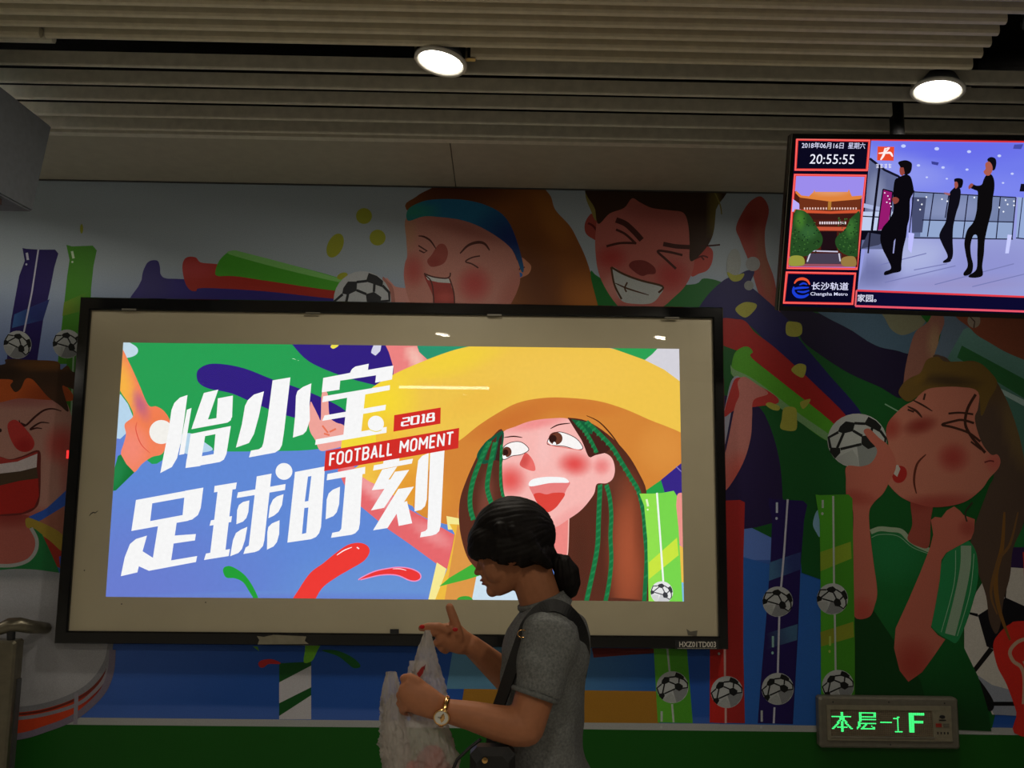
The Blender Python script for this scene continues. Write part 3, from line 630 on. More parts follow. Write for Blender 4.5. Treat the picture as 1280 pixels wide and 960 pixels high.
A.line([(1219, 493), (1209, 511), (1206, 530), (1214, 546), (1224, 558), (1231, 566)], 3.6, D3); A.line([(1213, 552), (1226, 562)], 2.4, D3)
A.line([(1157, 568), (1146, 580), (1142, 600), (1145, 617)], 3, (84, 34, 20), taper=True)
A.line([(1230, 578), (1237, 576), (1242, 577)], 2, (100, 30, 30))
A.ellipse(1124, 593, 9, 11, 20, (146, 28, 20)); A.poly([(1116, 583), (1122, 581), (1125, 586), (1121, 596), (1115, 591)], (160, 150, 138))
A.ball(1071, 551, 37, 10, (150, 148, 140), (26, 26, 24), (116, 116, 110), ry=34)
A.blob([(1079, 539), (1086, 536), (1098, 547), (1110, 557), (1118, 572), (1119, 586), (1112, 600), (1104, 616), (1092, 628), (1086, 640), (1087, 665), (1091, 700), (1096, 738), (1093, 756), (1086, 771), (1068, 771), (1066, 740), (1065, 690), (1066, 640), (1058, 625), (1057, 600), (1058, 583), (1076, 583), (1089, 578), (1096, 563), (1086, 550)], (158, 86, 68),
       [('e', 1070, 622, 30, 12, 10, (136, 50, 38), .7), ('e', 1078, 765, 20, 24, 0, (150, 54, 42), .8)], grid=5)
# sleeve, raised arm
A.blob([(1180, 696), (1192, 684), (1206, 674), (1218, 686), (1222, 706), (1221, 730), (1212, 765), (1197, 801), (1186, 800), (1166, 786), (1163, 770), (1168, 730)], (28, 112, 62))
A.line([(1207, 682), (1206, 710), (1198, 750), (1187, 793)], 13, (124, 138, 114)); A.line([(1194, 688), (1192, 730), (1176, 790)], .9, (120, 150, 120)); A.line([(1217, 692), (1212, 740), (1196, 795)], .9, (120, 150, 120))
A.poly([(1163, 650), (1168, 646), (1176, 647), (1183, 638), (1192, 633), (1199, 638), (1204, 644), (1218, 649), (1217, 664), (1213, 674), (1196, 683), (1182, 691), (1176, 700), (1174, 725), (1168, 760), (1163, 784), (1172, 794), (1181, 799), (1168, 818), (1152, 840), (1135, 852), (1124, 838), (1117, 810), (1119, 785), (1135, 750), (1150, 715), (1162, 684), (1166, 668)], (158, 84, 66),
       [('e', 1140, 830, 34, 40, 0, (140, 44, 32), .85), ('e', 1210, 660, 16, 14, 0, (130, 46, 38), .7)], grid=5)
A.line([(1255, 640), (1252, 684), (1244, 720), (1248, 760), (1262, 800)], 6, (110, 74, 26), taper=True); A.line([(1272, 640), (1262, 680), (1248, 700), (1238, 740), (1246, 768)], 4, (104, 72, 36), taper=True)
A.line([(1215, 628), (1206, 640), (1208, 652)], 2, (50, 44, 30))
# sticks along the bottom
def tick(x, y, h, c): A.line([(x, y), (x, y+h)], 2.6, c, smooth=False); A.ellipse(x-.5, y+h+7, 1.5, 1.8, 0, c)
LT = (150, 150, 140)
A.poly([(888, 624), (900, 626), (925, 625), (931, 628), (929, 700), (929, 812), (931, 904), (887, 903), (888, 812)], (140, 26, 22)); A.poly([(888, 624), (908, 626), (906, 904), (887, 903)], (160, 22, 12))
A.line([(905, 640), (906, 845)], 2.6, (170, 130, 120), smooth=False); A.line([(907, 885), (907, 904)], 2.6, (170, 130, 120), smooth=False); tick(899, 770, 40, LT)
A.poly([(961, 622), (966, 624), (1004, 626), (1009, 631), (1005, 650), (1001, 700), (997, 800), (991, 905), (947, 904), (951, 850), (957, 780), (963, 700), (965, 650), (961, 632)], (32, 16, 72))
A.poly([(962, 703), (1001, 690), (1000, 712), (961, 726)], (58, 92, 120), [('l', 965, 705, 985, 700, (40, 50, 96))]); A.poly([(957, 792), (997, 780), (996, 800), (956, 812)], (58, 88, 112), [('l', 990, 790, 960, 800, (32, 16, 72))])
A.line([(984.5, 624), (980, 690), (976, 736)], 2.4, (160, 155, 160), smooth=False); A.line([(974, 770), (972, 844)], 2.4, (160, 155, 160), smooth=False); A.line([(968, 884), (967, 904)], 2.4, (160, 155, 160), smooth=False)
tick(971, 628, 13, (160, 160, 165)); tick(966, 795, 14, (120, 150, 140)); tick(952, 888, 14, (150, 150, 145))
A.blob([(1016, 655), (1020, 640), (1025, 640), (1025, 670), (1020, 665)], (110, 140, 160))
A.poly([(1019, 618), (1024, 619), (1060, 618), (1065, 623), (1064, 660), (1066, 740), (1068, 800), (1068, 908), (1026, 906), (1025, 700), (1024, 650), (1021, 632)], (66, 134, 14)); A.poly([(1042, 619), (1060, 618), (1065, 623), (1068, 800), (1068, 908), (1045, 907)], (56, 118, 12))
A.poly([(1025, 690), (1063, 677), (1064, 698), (1025, 714)], (116, 134, 20)); A.poly([(1025, 790), (1066, 777), (1067, 796), (1026, 808)], (116, 120, 20))
A.line([(1041, 620), (1042, 730)], 2.4, LT, smooth=False); A.line([(1043, 768), (1044, 838)], 2.4, LT, smooth=False); tick(1028, 625, 10, LT); tick(1037, 795, 12, (140, 150, 60))
A.ball(972, 752, 19, 40); A.ball(1040, 748.5, 19.5, 40); A.ball(972, 861, 20, 0); A.ball(1047, 857, 20, 0); A.ball(908.5, 865, 20, 0)
# below the display
A.poly([(568, 800), (822, 800), (822, 864), (558, 861)], (78, 116, 136), [('l', 640, 830, 820, 830, (30, 78, 130))], grid=14); A.poly([(738, 800), (822, 800), (822, 816), (742, 822)], (96, 30, 26))
A.poly([(580, 861), (822, 864), (824, 904), (574, 902)], (140, 96, 12))
A.poly([(816, 790), (857, 790), (866, 904), (822, 903)], (78, 142, 24)); A.poly([(836, 790), (857, 790), (866, 904), (843, 903)], (66, 128, 18)); A.line([(833, 800), (837, 840)], 2.4, LT, smooth=False); A.line([(840, 880), (842, 903)], 2.4, LT, smooth=False); tick(827, 889, 13, LT)
A.ball(840.5, 859, 20, 0)
A.poly([(349, 829), (389, 827), (389, 899), (349, 899)], (160, 152, 150)); A.poly([(349, 829), (389, 827), (389, 832), (349, 853)], (10, 70, 20)); A.poly([(349, 879), (389, 859), (389, 869), (349, 895)], (10, 70, 20))
A.blob([(323, 829), (328, 825), (340, 824), (350, 828), (349, 830), (336, 830), (330, 834), (325, 834)], (160, 30, 30)); A.blob([(384, 800), (402, 800), (396, 815), (390, 826), (380, 828), (381, 815)], (96, 150, 20))
A.blob([(402, 813), (420, 813), (438, 820), (449, 829), (450, 834), (442, 835), (434, 829), (422, 820)], (16, 84, 30)); A.poly([(316, 808), (322, 808), (324, 814)], (90, 140, 40))
mural = A.build('wall_mural', M['mural'])
tag(mural, 'painted-look football fan mural covering the whole back wall above a green band', 'mural')
# ------------------------------------------------------------------ wall-mounted advertising display
bc = at(490, 590, WALL_Y-.04)
disp = empty('advertising_display', (bc.x, WALL_Y-.04, bc.z), 'large backlit wall display with black frame, white mat and football advertisement', 'advertising display')
def quad_on(Y, pts): return [at(x, y, Y) for x, y in pts]
OUT = [(100, 371), (904, 384), (911, 812), (67, 804.5)]
INN = [(112.5, 387), (891.5, 397.5), (899, 796), (83.5, 789)]
FO, FI = quad_on(BOX_Y, OUT), quad_on(BOX_Y, INN)
def bar(a, b, c, d):    # frame side: outer a,b ; inner d,c ; a rounded front edge
    m = MB(); r = .006
    vs_ = []
    for (o, i) in ((a, d), (b, c)):
        t = (i-o); L = t.length; t = t.normalized(); yb = Vector((0, WALL_Y-BOX_Y-.002, 0))
        vs_ += [o+yb, o+Vector((0, r, 0)), o+t*r, i-t*r*1.2, i+Vector((0, r*1.2, 0)), i+Vector((0, .02, 0)), i+yb]
    n = 7; fs = [(k, (k+1) % n, n+(k+1) % n, n+k) for k in range(n)] + [tuple(range(n)), tuple(range(n, 2*n))]
    m.add(vs_, fs); return m.build('frame_bar', M['gloss_black'], disp)
for i in range(4): bar(FO[i], FO[(i+1) % 4], FI[(i+1) % 4], FI[i])
MATY = BOX_Y+.018
PQ = [(154, 428), (849, 436), (855, 752), (132, 746)]
def ringmesh(name, o, i, y0, mat, parent, th=.002):
    vs_ = [Vector((p.x, y0, p.z)) for p in o]+[Vector((p.x, y0, p.z)) for p in i]; vs_ += [v+Vector((0, th, 0)) for v in vs_]
    fs = [(k, (k+1) % 4, 4+(k+1) % 4, 4+k) for k in range(4)]; fs += [tuple(v+8 for v in f) for f in fs]
    fs += [(k, (k+1) % 4, (k+1) % 4+8, k+8) for k in range(4)] + [(4+k, 4+(k+1) % 4, 12+(k+1) % 4, 12+k) for k in range(4)]
    return mesh(name, vs_, fs, mat, parent)
matO = quad_on(MATY, [(111, 385), (893, 396), (901, 798), (81, 791)])
ringmesh('mat_board', matO, quad_on(MATY, PQ), MATY, M['mat'], disp)
g = quad_on(BOX_Y+.008, [(111, 385), (893, 396), (901, 798), (81, 791)])
mesh('glass_pane', g, [(0, 1, 2, 3)], M['glass'], disp)
PB = Art(lambda x, y: at(x, y, MATY+.0135), ZN, 1.0, 1.0); PB.clip = PQ; PB.gr = 6
W = (250, 250, 250)
B_ = (98, 138, 216); G_ = (40, 160, 84); PU = (50, 32, 128)
c3 = lambda p: C(4, 130, 420, p); c4 = lambda p: C(4, 130, 560, p); c5 = lambda p: C(5.333, 400, 420, p); c6 = lambda p: C(5.333, 400, 570, p); c7 = lambda p: C(4.8, 600, 420, p); c8 = lambda p: C(4.8, 600, 570, p)
PB.poly([(100, 400), (900, 400), (900, 800), (100, 800)], B_, [('e', 140, 760, 260, 160, 0, (108, 124, 208), .9), ('e', 480, 740, 160, 60, 0, (108, 150, 214), .8)], grid=20)
PB.blob([(130, 400), (560, 400), (520, 470), (450, 545), (400, 561), (330, 564), (266, 563), (240, 550), (220, 560), (190, 580), (165, 540), (150, 500), (130, 470)], G_)
PB.blob([(140, 415), (160, 427), (171, 434), (172, 441), (165, 446), (152, 447), (130, 440)], (196, 220, 234)); PB.poly([(140, 490), (151, 493), (160, 505), (170, 530), (150, 549), (130, 547)], (186, 216, 238)); PB.poly([(140, 547), (152, 549), (158, 560), (148, 576), (130, 580)], (104, 132, 214))
PB.blob([(226, 545), (240, 542), (256, 553), (266, 562), (250, 566), (230, 566)], (186, 216, 238))
PB.blob([(246, 472), (248, 462), (262, 455), (285, 456), (310, 462), (340, 474), (370, 484), (400, 496), (430, 512), (440, 530), (400, 528), (360, 520), (320, 505), (290, 492), (262, 486), (250, 480)], PU)
PB.poly(crom([(360, 424), (380, 447), (402, 460), (440, 474), (480, 484)], 5, False)+[(520, 470), (540, 420), (400, 420)], PU)
PB.poly(c5([(50, 440), (170, 505), (160, 600), (60, 560)]), PU); PB.blob(c5([(70, 70), (95, 50), (125, 62), (90, 85)]), (240, 226, 80)); PB.poly(c5([(345, 90), (360, 55), (410, 60), (402, 100), (370, 132), (340, 112)]), (214, 214, 234))
PB.poly([(513, 425), (600, 425), (572, 440), (528, 453), (520, 440)], PU); PB.blob([(520, 434), (530, 426), (600, 424), (596, 434), (565, 444), (528, 454), (521, 444)], (44, 148, 112))
PB.poly(crom([(482, 425), (486, 440), (492, 460), (495, 472), (535, 455), (524, 440), (516, 425)], 3), (238, 132, 130), [('e', 520, 448, 12, 26, -30, (250, 205, 190), .8)])
# pink arms and the second hand
PB.poly([(422, 588), (430, 576), (454, 590), (479, 607), (512, 637), (569, 669), (559, 711), (546, 705), (512, 680), (486, 662), (451, 633), (431, 607)], (232, 106, 110), [('e', 470, 615, 60, 12, 40, (248, 176, 176), .8), ('e', 540, 668, 36, 12, 32, (244, 160, 160), .7)])
PB.poly([(440, 588), (456, 576), (500, 588), (500, 625), (480, 610), (462, 602)], (246, 196, 74))
# hat
hat = [(587, 433), (640, 424), (700, 424), (766, 436), (806, 450), (830, 462), (860, 482), (864, 570), (810, 614), (780, 640), (600, 650), (573, 649), (559, 646), (539, 641), (512, 631), (494, 619), (478, 606), (456, 590), (430, 560), (429, 544), (438, 520), (450, 500), (466, 484), (494, 467), (528, 452), (560, 440)]
PB.blob(hat, (242, 198, 78), [('e', 470, 500, 60, 60, 0, (250, 222, 50), .9), ('e', 560, 450, 90, 26, -16, (246, 214, 60), .8), ('e', 700, 470, 120, 40, 0, (244, 200, 86), .6), ('e', 470, 560, 60, 50, 0, (246, 190, 60), .7), ('e', 520, 610, 60, 50, 30, (230, 150, 50), .9), ('e', 600, 500, 60, 22, -20, (240, 186, 72), .5)])
PB.blob([(520, 640), (530, 600), (545, 575), (560, 560), (578, 548), (598, 532), (621, 517), (646, 504), (674, 498), (704, 497), (746, 501), (780, 511), (810, 524), (862, 548), (862, 580), (810, 614), (780, 650), (600, 660)], (214, 134, 56),
        [('e', 640, 525, 70, 20, -22, (204, 112, 48), .8), ('e', 720, 508, 70, 14, 6, (208, 120, 50), .7), ('e', 830, 560, 40, 40, 0, (224, 148, 66), .8), ('e', 530, 620, 40, 40, 0, (226, 150, 56), .8)])
PB.poly([(806, 450), (815, 443), (826, 430), (870, 430), (870, 500), (849, 476), (830, 462)], (214, 212, 220)); PB.poly([(764, 435), (764, 425), (832, 425), (815, 443), (806, 450)], (44, 160, 84))
PB.poly([(806, 614), (832, 596), (838, 640), (800, 640)], (40, 160, 70)); PB.poly([(826, 600), (860, 572), (860, 650), (838, 640)], (56, 40, 132)); PB.line([(845, 583), (853, 591)], 1, (140, 130, 190), smooth=False)
# shirt, leaves and drops
PB.poly([(572, 640), (650, 640), (660, 712), (598, 720), (570, 760), (554, 760)], (222, 152, 72))
PB.poly([(558, 645), (574, 648), (578, 662), (560, 662)], (248, 236, 150)); PB.poly([(546, 703), (558, 711), (544, 760), (533, 760)], (250, 236, 150))
PB.poly([(559, 711), (569, 669), (562, 655), (578, 656), (600, 720), (570, 760), (540, 760)], (240, 188, 66)); PB.poly([(572, 655), (584, 676), (612, 706), (596, 760), (554, 760)], (222, 152, 72))
PB.blob([(573, 640), (578, 665), (586, 690), (598, 706), (606, 712), (600, 690), (590, 650), (580, 630)], (240, 120, 90))
PB.poly([(598, 707), (604, 722), (640, 760), (588, 760)], (206, 228, 240)); PB.poly([(600, 722), (650, 740), (660, 760), (590, 760)], (206, 226, 240))
PB.poly([(549, 733), (562, 722), (582, 710), (604, 697), (612, 705), (604, 718), (585, 724), (565, 729)], (68, 176, 58)); PB.blob([(572, 748), (582, 745), (590, 748), (594, 760), (570, 760)], (60, 160, 56))
PINK = (244, 150, 200)
def drop(p, c, o=None):
    P = crom(p, 5)
    if o: PB.poly([(x+.0, y) for x, y in P], c); PB.line([p for p in P if p[1] < 747], 1.3, o, smooth=False, raw=True) if all(p[1] < 747 for p in P) else None
drop([(360, 762), (374, 736), (388, 716), (404, 704), (420, 691), (435, 681), (449, 678.5), (459, 682), (462, 690), (455, 701), (437, 712), (420, 722), (402, 736), (385, 762)], (240, 60, 54), PINK)
drop([(448, 725), (466, 715), (485, 710.5), (500, 709), (514, 711), (524, 716), (526, 722), (521, 726), (512, 725.5), (496, 719), (475, 719)], (238, 58, 56), PINK)
PB.line([(421, 694), (430, 688), (440, 684)], 1.4, (255, 240, 240), taper=True); PB.line([(446, 684), (449, 686)], 1.4, (255, 240, 240)); PB.line([(491, 711), (500, 711), (508, 713)], 1.2, (255, 220, 230), taper=True)
drop([(279, 715), (280, 709.5), (287, 707.5), (297, 712), (307, 720), (316, 733), (323, 748), (326, 762), (312, 740), (304, 728), (294, 723), (283, 722)], (36, 158, 56), (150, 200, 190))
drop([(473, 734), (490, 735), (505, 740), (524, 752), (530, 765), (500, 752), (488, 743)], (40, 160, 56))
# hand at the left
PB.blob(c3([(80, 60), (125, 130), (175, 240), (222, 345), (262, 352), (300, 375), (328, 420), (334, 480), (315, 540), (290, 590), (240, 605), (190, 640), (150, 682), (112, 640), (85, 590), (98, 540), (110, 490), (104, 440), (146, 400), (125, 340), (70, 240)]), (246, 132, 92),
        [('e', 152, 480, 20, 46, -14, (250, 184, 70), .95), ('e', 177, 508, 10, 26, -24, (190, 100, 130), .9), ('e', 165, 560, 24, 34, 0, (246, 140, 120), .9), ('e', 195, 525, 30, 20, 0, (240, 122, 70), .5)], grid=4)
PB.line(c3([(165, 430), (160, 470), (185, 540), (230, 585)]), 1.2, (226, 90, 70), taper=True)
PB.poly(c3([(70, 600), (85, 592), (112, 640), (152, 682), (60, 772), (20, 780)]), (24, 118, 56), [('e', 145, 590, 14, 30, 20, (40, 140, 80), .7)])
PB.ellipse(*c3([(287, 480)])[0], 15, 15, 0, (246, 244, 238)); PB.blob(c3([(330, 445), (345, 470), (338, 505), (318, 520)]), (196, 200, 190))
PB.blob([(388, 503), (392, 508), (398, 520), (401, 524), (402, 494), (406, 489), (410, 494), (412, 520), (420, 528), (430, 532), (434, 545), (432, 556), (412, 562), (400, 563), (394, 550), (388, 540), (386, 528)], (242, 166, 156)); PB.line([(403, 532), (410, 541)], 2.2, (236, 120, 90)); PB.line([(412, 540), (420, 536)], 2.2, (236, 120, 90)); PB.line([(405, 542), (412, 544)], 2.2, (236, 120, 90)); PB.poly([(428, 545), (470, 540), (470, 560), (426, 562)], (246, 220, 60))
# girl: hair, face
HB = (86, 44, 32)
PB.blob([(629, 539), (614, 547), (604, 556), (594, 575), (583, 600), (575, 625), (574, 655), (580, 685), (590, 705), (612, 720), (650, 700), (640, 640), (630, 600)], (88, 46, 34), [('e', 608, 630, 12, 50, 4, (132, 74, 60), .7)])
PB.poly(crom([(710, 522), (733, 526), (760, 543), (783, 566), (798, 590), (808, 614), (806, 645), (809, 690), (812, 770)], 4, False)+[(700, 770), (706, 700), (690, 620)], HB,
        [('e', 785, 690, 28, 110, 0, (168, 84, 54), .95), ('e', 765, 600, 20, 40, -20, (110, 60, 44), .6), ('e', 725, 700, 14, 60, 0, (74, 40, 28), .5), ('e', 800, 660, 10, 60, 0, (110, 52, 34), .5)])
PB.poly([(676, 648), (712, 640), (711, 660), (709, 690), (705, 712), (680, 712)], (240, 138, 132)); PB.line([(711, 646), (709.5, 690), (705, 708)], 1.4, (250, 190, 180)); PB.poly([(689, 665), (692, 665), (692, 695), (687, 698)], (110, 130, 210)); PB.poly([(688, 682), (691, 676), (691, 700), (684, 704)], (232, 180, 60))
PB.blob([(628, 542), (645, 533), (665, 526), (690, 523), (711, 524), (720, 537), (729, 555), (736, 571), (744, 567), (756, 566.5), (765, 573), (768.5, 586), (766, 598), (758, 604), (746, 605), (742, 618), (728, 636), (712, 648), (690, 660), (668, 650), (640, 632), (631, 620), (628, 595), (628, 570)], (250, 186, 180),
        [('e', 718, 580, 25, 18, 5, (228, 72, 70), .97), ('e', 638, 600, 24, 24, 0, (230, 84, 80), .97), ('e', 752, 583, 13, 13, 0, (238, 126, 124), .9), ('e', 670, 529, 50, 10, -12, (242, 134, 134), .8), ('e', 706, 650, 40, 12, -35, (244, 160, 156), .7), ('e', 700, 600, 20, 16, 0, (252, 200, 194), .3), ('e', 680, 560, 12, 30, 0, (252, 200, 196), .5)], grid=3.5)
PB.blob([(629, 539), (614, 547), (604, 556), (596, 570), (604, 580), (620, 575), (628, 578), (628.5, 560)], (24, 84, 60)); PB.poly([(621, 545), (614, 552), (606, 575), (612, 575), (619, 558)], HB); PB.poly([(628, 542), (624, 548), (619, 575), (625, 577)], (60, 34, 30))
PB.poly([(710, 523), (733, 526), (756, 542), (764, 560), (757, 566), (744, 569), (738, 572), (734, 568), (728, 552), (718, 536)], (70, 34, 28)); PB.poly([(714, 524), (732, 527), (742, 534), (740, 543), (730, 540), (722, 534)], (24, 92, 56))
# eyes
def eye(pts, ix, iy, rx, ry, px_, hx, hy):
    PB.blob(pts, (252, 248, 246)); PB.ellipse(ix, iy, rx, ry, 0, (104, 56, 40)); PB.ellipse(px_, iy+.5, rx*.55, ry*.6, 0, (50, 24, 20)); PB.ellipse(hx, hy, 2, 2.6, 0, (255, 255, 255))
    P = crom(pts, 5); PB.line(P+[P[0]], .9, (70, 24, 24), smooth=False, raw=True)
eye([(628, 562), (634, 555), (645, 552), (654, 554), (661, 562), (652, 568), (640, 570), (632, 574), (628, 573)], 633.5, 565, 6, 6.5, 632, 631, 572)
eye([(684, 553), (688, 545), (697, 540), (708, 542), (720, 548), (727, 556), (728, 561), (720, 562), (706, 558), (694, 557), (686, 556)], 694.5, 548, 8.6, 8, 691, 693, 555)
PB.line([(630, 547), (642, 545.5), (653, 547)], 1.6, (60, 20, 20), taper=True); PB.line([(688, 536), (698, 531), (713, 529)], 1.7, (60, 20, 20), taper=True); PB.line([(684, 553), (690, 557), (708, 560), (727, 563)], 1, (236, 130, 120))
PB.poly(crom([(657, 566), (664, 572), (668, 580), (669, 588), (662, 588), (650, 582), (652, 574)], 4), (238, 112, 106), [('e', 655, 576, 9, 14, 20, (206, 70, 66), .8)], grid=2)
# mouth
PB.blob([(662, 606), (680, 604), (711, 602), (708, 612), (702, 624), (694, 635), (684, 640.5), (674, 633), (667, 620)], (234, 128, 126)); PB.blob([(667, 619), (674, 616), (683, 618), (692, 616), (706, 617), (700, 628), (693, 636), (684, 640), (675, 633)], (222, 70, 60)); PB.blob([(661, 604), (666, 599), (678, 596.5), (692, 596), (706, 597.5), (711, 603), (700, 603.5), (686, 604), (664, 608)], (250, 250, 250))
# green ropes
def rope(p, wd):
    P = crom(p, 6, False); PB.line(p, wd, (26, 112, 62))
    for i in range(0, len(P)-1, 2):
        (x0, y0), (x1, y1) = P[i], P[i+1]; PB.poly([(x0-wd*.42, y0+1.5), (x0+wd*.42, y0-1.5), (x0+wd*.42, y0+1.4), (x0-wd*.42, y0+4.4)], (38, 130, 76))
rope([(612, 552), (603, 570), (593, 595), (588, 617), (588, 635), (592, 650)], 6); rope([(619, 553), (613, 580), (609, 607), (612, 622), (616, 634)], 6); rope([(627, 556), (626, 580), (626, 604), (629, 620), (632, 628)], 3.6)
rope([(733, 527), (748, 541), (765, 559), (777, 578), (789, 598), (798, 614), (804, 640), (806, 665), (808, 700), (805, 755)], 5.4); rope([(722, 527), (730, 537), (738, 550), (746, 566)], 4.6)
rope([(750, 606), (749, 630), (748, 653), (747, 680), (743, 705), (737, 733), (731, 760)], 6); rope([(758, 606), (762, 622), (764, 645), (763, 670), (764, 700), (761, 730), (755, 760)], 5.4)
PB.line([(733, 519.6), (748, 527), (762, 541), (773, 556), (781, 569)], 1.8, (80, 44, 24), taper=True)
# clapper stick at the right edge
PB.blob([(846, 620), (852, 616), (862, 620), (862, 690), (852, 684), (847, 670), (845, 640)], (238, 150, 140)); PB.poly([(848, 680), (860, 690), (860, 760), (850, 760)], (240, 190, 80)); PB.poly([(851, 728), (860, 728), (860, 760), (851, 760)], (130, 190, 230))
PB.poly([(799, 617), (803, 618), (828, 616), (842, 613.5), (846, 620), (845, 632), (848, 660), (850, 695), (854, 770), (811, 770), (809, 674), (805, 632)], (122, 216, 78)); PB.poly([(799, 617), (820, 617), (829, 770), (811, 770), (809, 674), (805, 632)], (146, 226, 80))
PB.poly([(811, 703), (846, 672), (848, 694), (811, 724)], (204, 232, 66)); PB.line([(821, 616), (825, 670), (829, 728)], 2.4, (244, 250, 240), smooth=False); PB.line([(808, 624), (810, 633)], 2.6, (232, 246, 200), smooth=False); PB.ellipse(809.5, 637, 1.2, 1.2, 0, (232, 246, 200))
cl = PB.clip; PB.clip = None
bx = (827, 740.5, 14)
PB.clip = [(811.5, 700), (870, 700), (855, 752), (811.5, 751.6)]
PB.ball(*bx, 40, (232, 232, 232), (60, 60, 66), (206, 206, 208)); PB.clip = cl
# lettering
def W3(*p): PB.poly(c3(p), W)
def W4(*p): PB.poly(c4(p), W)
def W5(*p): PB.poly(c5(p), W)
def W6(*p): PB.poly(c6(p), W)
W3((418, 295), (400, 430), (385, 530), (366, 610), (340, 655), (282, 685), (298, 600), (322, 480), (338, 370), (352, 335), (380, 308)); W3((415, 369), (438, 360), (420, 470), (402, 590), (376, 595), (396, 470))
W3((410, 400), (416, 384), (408, 470), (398, 470))
W3((500, 285), (572, 268), (518, 425), (438, 466), (470, 370)); W3((450, 428), (518, 418), (566, 410), (632, 405), (636, 420), (618, 433), (438, 466)); W3((570, 312), (645, 298), (641, 405), (630, 424), (562, 420))
W3((434, 490), (510, 477), (482, 650), (408, 660)); W3((434, 490), (635, 450), (630, 476), (430, 516)); W3((560, 466), (635, 450), (613, 590), (600, 618), (545, 634)); W3((414, 615), (606, 580), (600, 618), (580, 630), (408, 660))
W3((843, 222), (932, 207), (900, 480), (890, 545), (878, 568), (855, 583), (725, 607), (735, 573), (775, 566), (790, 555), (797, 535), (820, 400))
W3((800, 277), (775, 400), (750, 490), (725, 535), (660, 558), (690, 440), (705, 350), (720, 320), (750, 293)); W3((1037, 237), (1028, 340), (1030, 420), (1012, 475), (995, 492), (945, 508), (956, 400), (960, 300), (968, 275), (995, 255))
W5((22, 280), (200, 246), (212, 222), (235, 204), (325, 185), (320, 226), (490, 197), (480, 290), (368, 312), (374, 262), (135, 298), (130, 358), (12, 376))
W5((22, 402), (466, 328), (465, 360), (15, 442)); W5((30, 530), (440, 458), (435, 494), (15, 566)); W5((185, 375), (305, 360), (275, 645), (155, 672)); W5((-27, 690), (445, 606), (443, 645), (-32, 726))
PB.ellipse(*c5([(373, 585)])[0], 10, 10, 0, W); PB.line([(462, 537), (470, 539.5), (477, 537.5)], 1, (240, 220, 70))
W4((160, 260), (245, 246), (228, 392), (137, 415)); W4((160, 260), (497, 198), (492, 232), (156, 292)); W4((405, 214), (497, 198), (484, 300), (470, 335), (440, 358), (390, 368)); W4((228, 366), (395, 335), (450, 345), (420, 364), (137, 415))
W4((272, 380), (365, 364), (335, 570), (243, 560)); W4((350, 438), (460, 430), (455, 462), (345, 478)); W4((215, 438), (192, 520), (167, 622), (84, 641), (104, 545), (130, 480), (160, 455)); W4((193, 516), (247, 550), (335, 562), (466, 540), (460, 570), (225, 614), (172, 590))
W4((553, 190), (664, 172), (659, 205), (550, 222)); W4((570, 200), (645, 188), (604, 540), (528, 552)); W4((535, 362), (640, 340), (636, 370), (528, 389)); W4((510, 528), (630, 505), (624, 540), (500, 560))
W4((670, 222), (908, 180), (905, 210), (664, 250)); W4((764, 142), (838, 128), (802, 460), (795, 490), (775, 512), (755, 520), (697, 530), (708, 498), (724, 488)); PB.ellipse(*c4([(900, 117)])[0], 10.5, 10.5, 0, W)
W4((727, 262), (722, 320), (712, 350), (695, 368), (662, 381), (666, 310), (675, 285), (695, 270)); W4((898, 231), (890, 285), (872, 320), (850, 338), (822, 351), (830, 290), (845, 258), (865, 242)); W4((717, 394), (705, 460), (690, 505), (672, 525), (631, 541), (645, 460), (660, 425), (685, 408)); W4((878, 361), (876, 430), (865, 470), (848, 492), (815, 508), (817, 420), (822, 395), (840, 377))
W4((955, 120), (1105, 92), (1085, 395), (1076, 425), (1060, 445), (1035, 456), (917, 473))
PB.poly(c4([(1020, 143), (1037, 140), (1022, 265), (1004, 268)]), B_); PB.poly(c4([(1002, 300), (1022, 297), (1011, 425), (990, 430)]), B_)
W6((50, 120), (302, 72), (300, 118), (45, 162)); W6((175, 100), (285, 82), (266, 450), (258, 490), (235, 515), (210, 525), (74, 545), (82, 512), (128, 503), (142, 485)); W6((134, 205), (128, 320), (112, 375), (90, 400), (38, 422), (45, 290), (58, 250), (85, 225))
W6((425, 25), (530, 8), (528, 40), (420, 60)); W6((360, 62), (620, 18), (612, 50), (354, 97)); W6((415, 90), (515, 70), (452, 165), (440, 218), (345, 228)); W6((500, 105), (595, 92), (428, 345), (340, 363)); W6((440, 160), (520, 148), (500, 180), (430, 190)); W6((522, 220), (626, 204), (450, 480), (354, 495)); W6((502, 330), (580, 300), (615, 448), (525, 466))
W6((725, -20), (712, 290), (700, 335), (675, 358), (630, 369), (640, 150), (655, 30), (680, 0)); W6((735, -30), (830, -40), (805, 460), (795, 500), (775, 520), (745, 530), (667, 542), (675, 508), (702, 500), (716, 485))
RB = (212, 46, 40)
PB.poly(c5([(38, 766), (928, 613), (922, 748), (28, 901)]), RB); PB.poly(c5([(495, 528), (805, 477), (803, 585), (490, 638)]), RB)
PB.clip = None
def arc(cx, cy, rx, ry, a0, a1, n=8): return [(cx+rx*math.cos(math.radians(a0+(a1-a0)*i/n)), cy+ry*math.sin(math.radians(a0+(a1-a0)*i/n))) for i in range(n+1)]
OO = arc(.5, .25, .5, .25, 180, 360)+arc(.5, .75, .5, .25, 0, 180)+[(0, .25)]
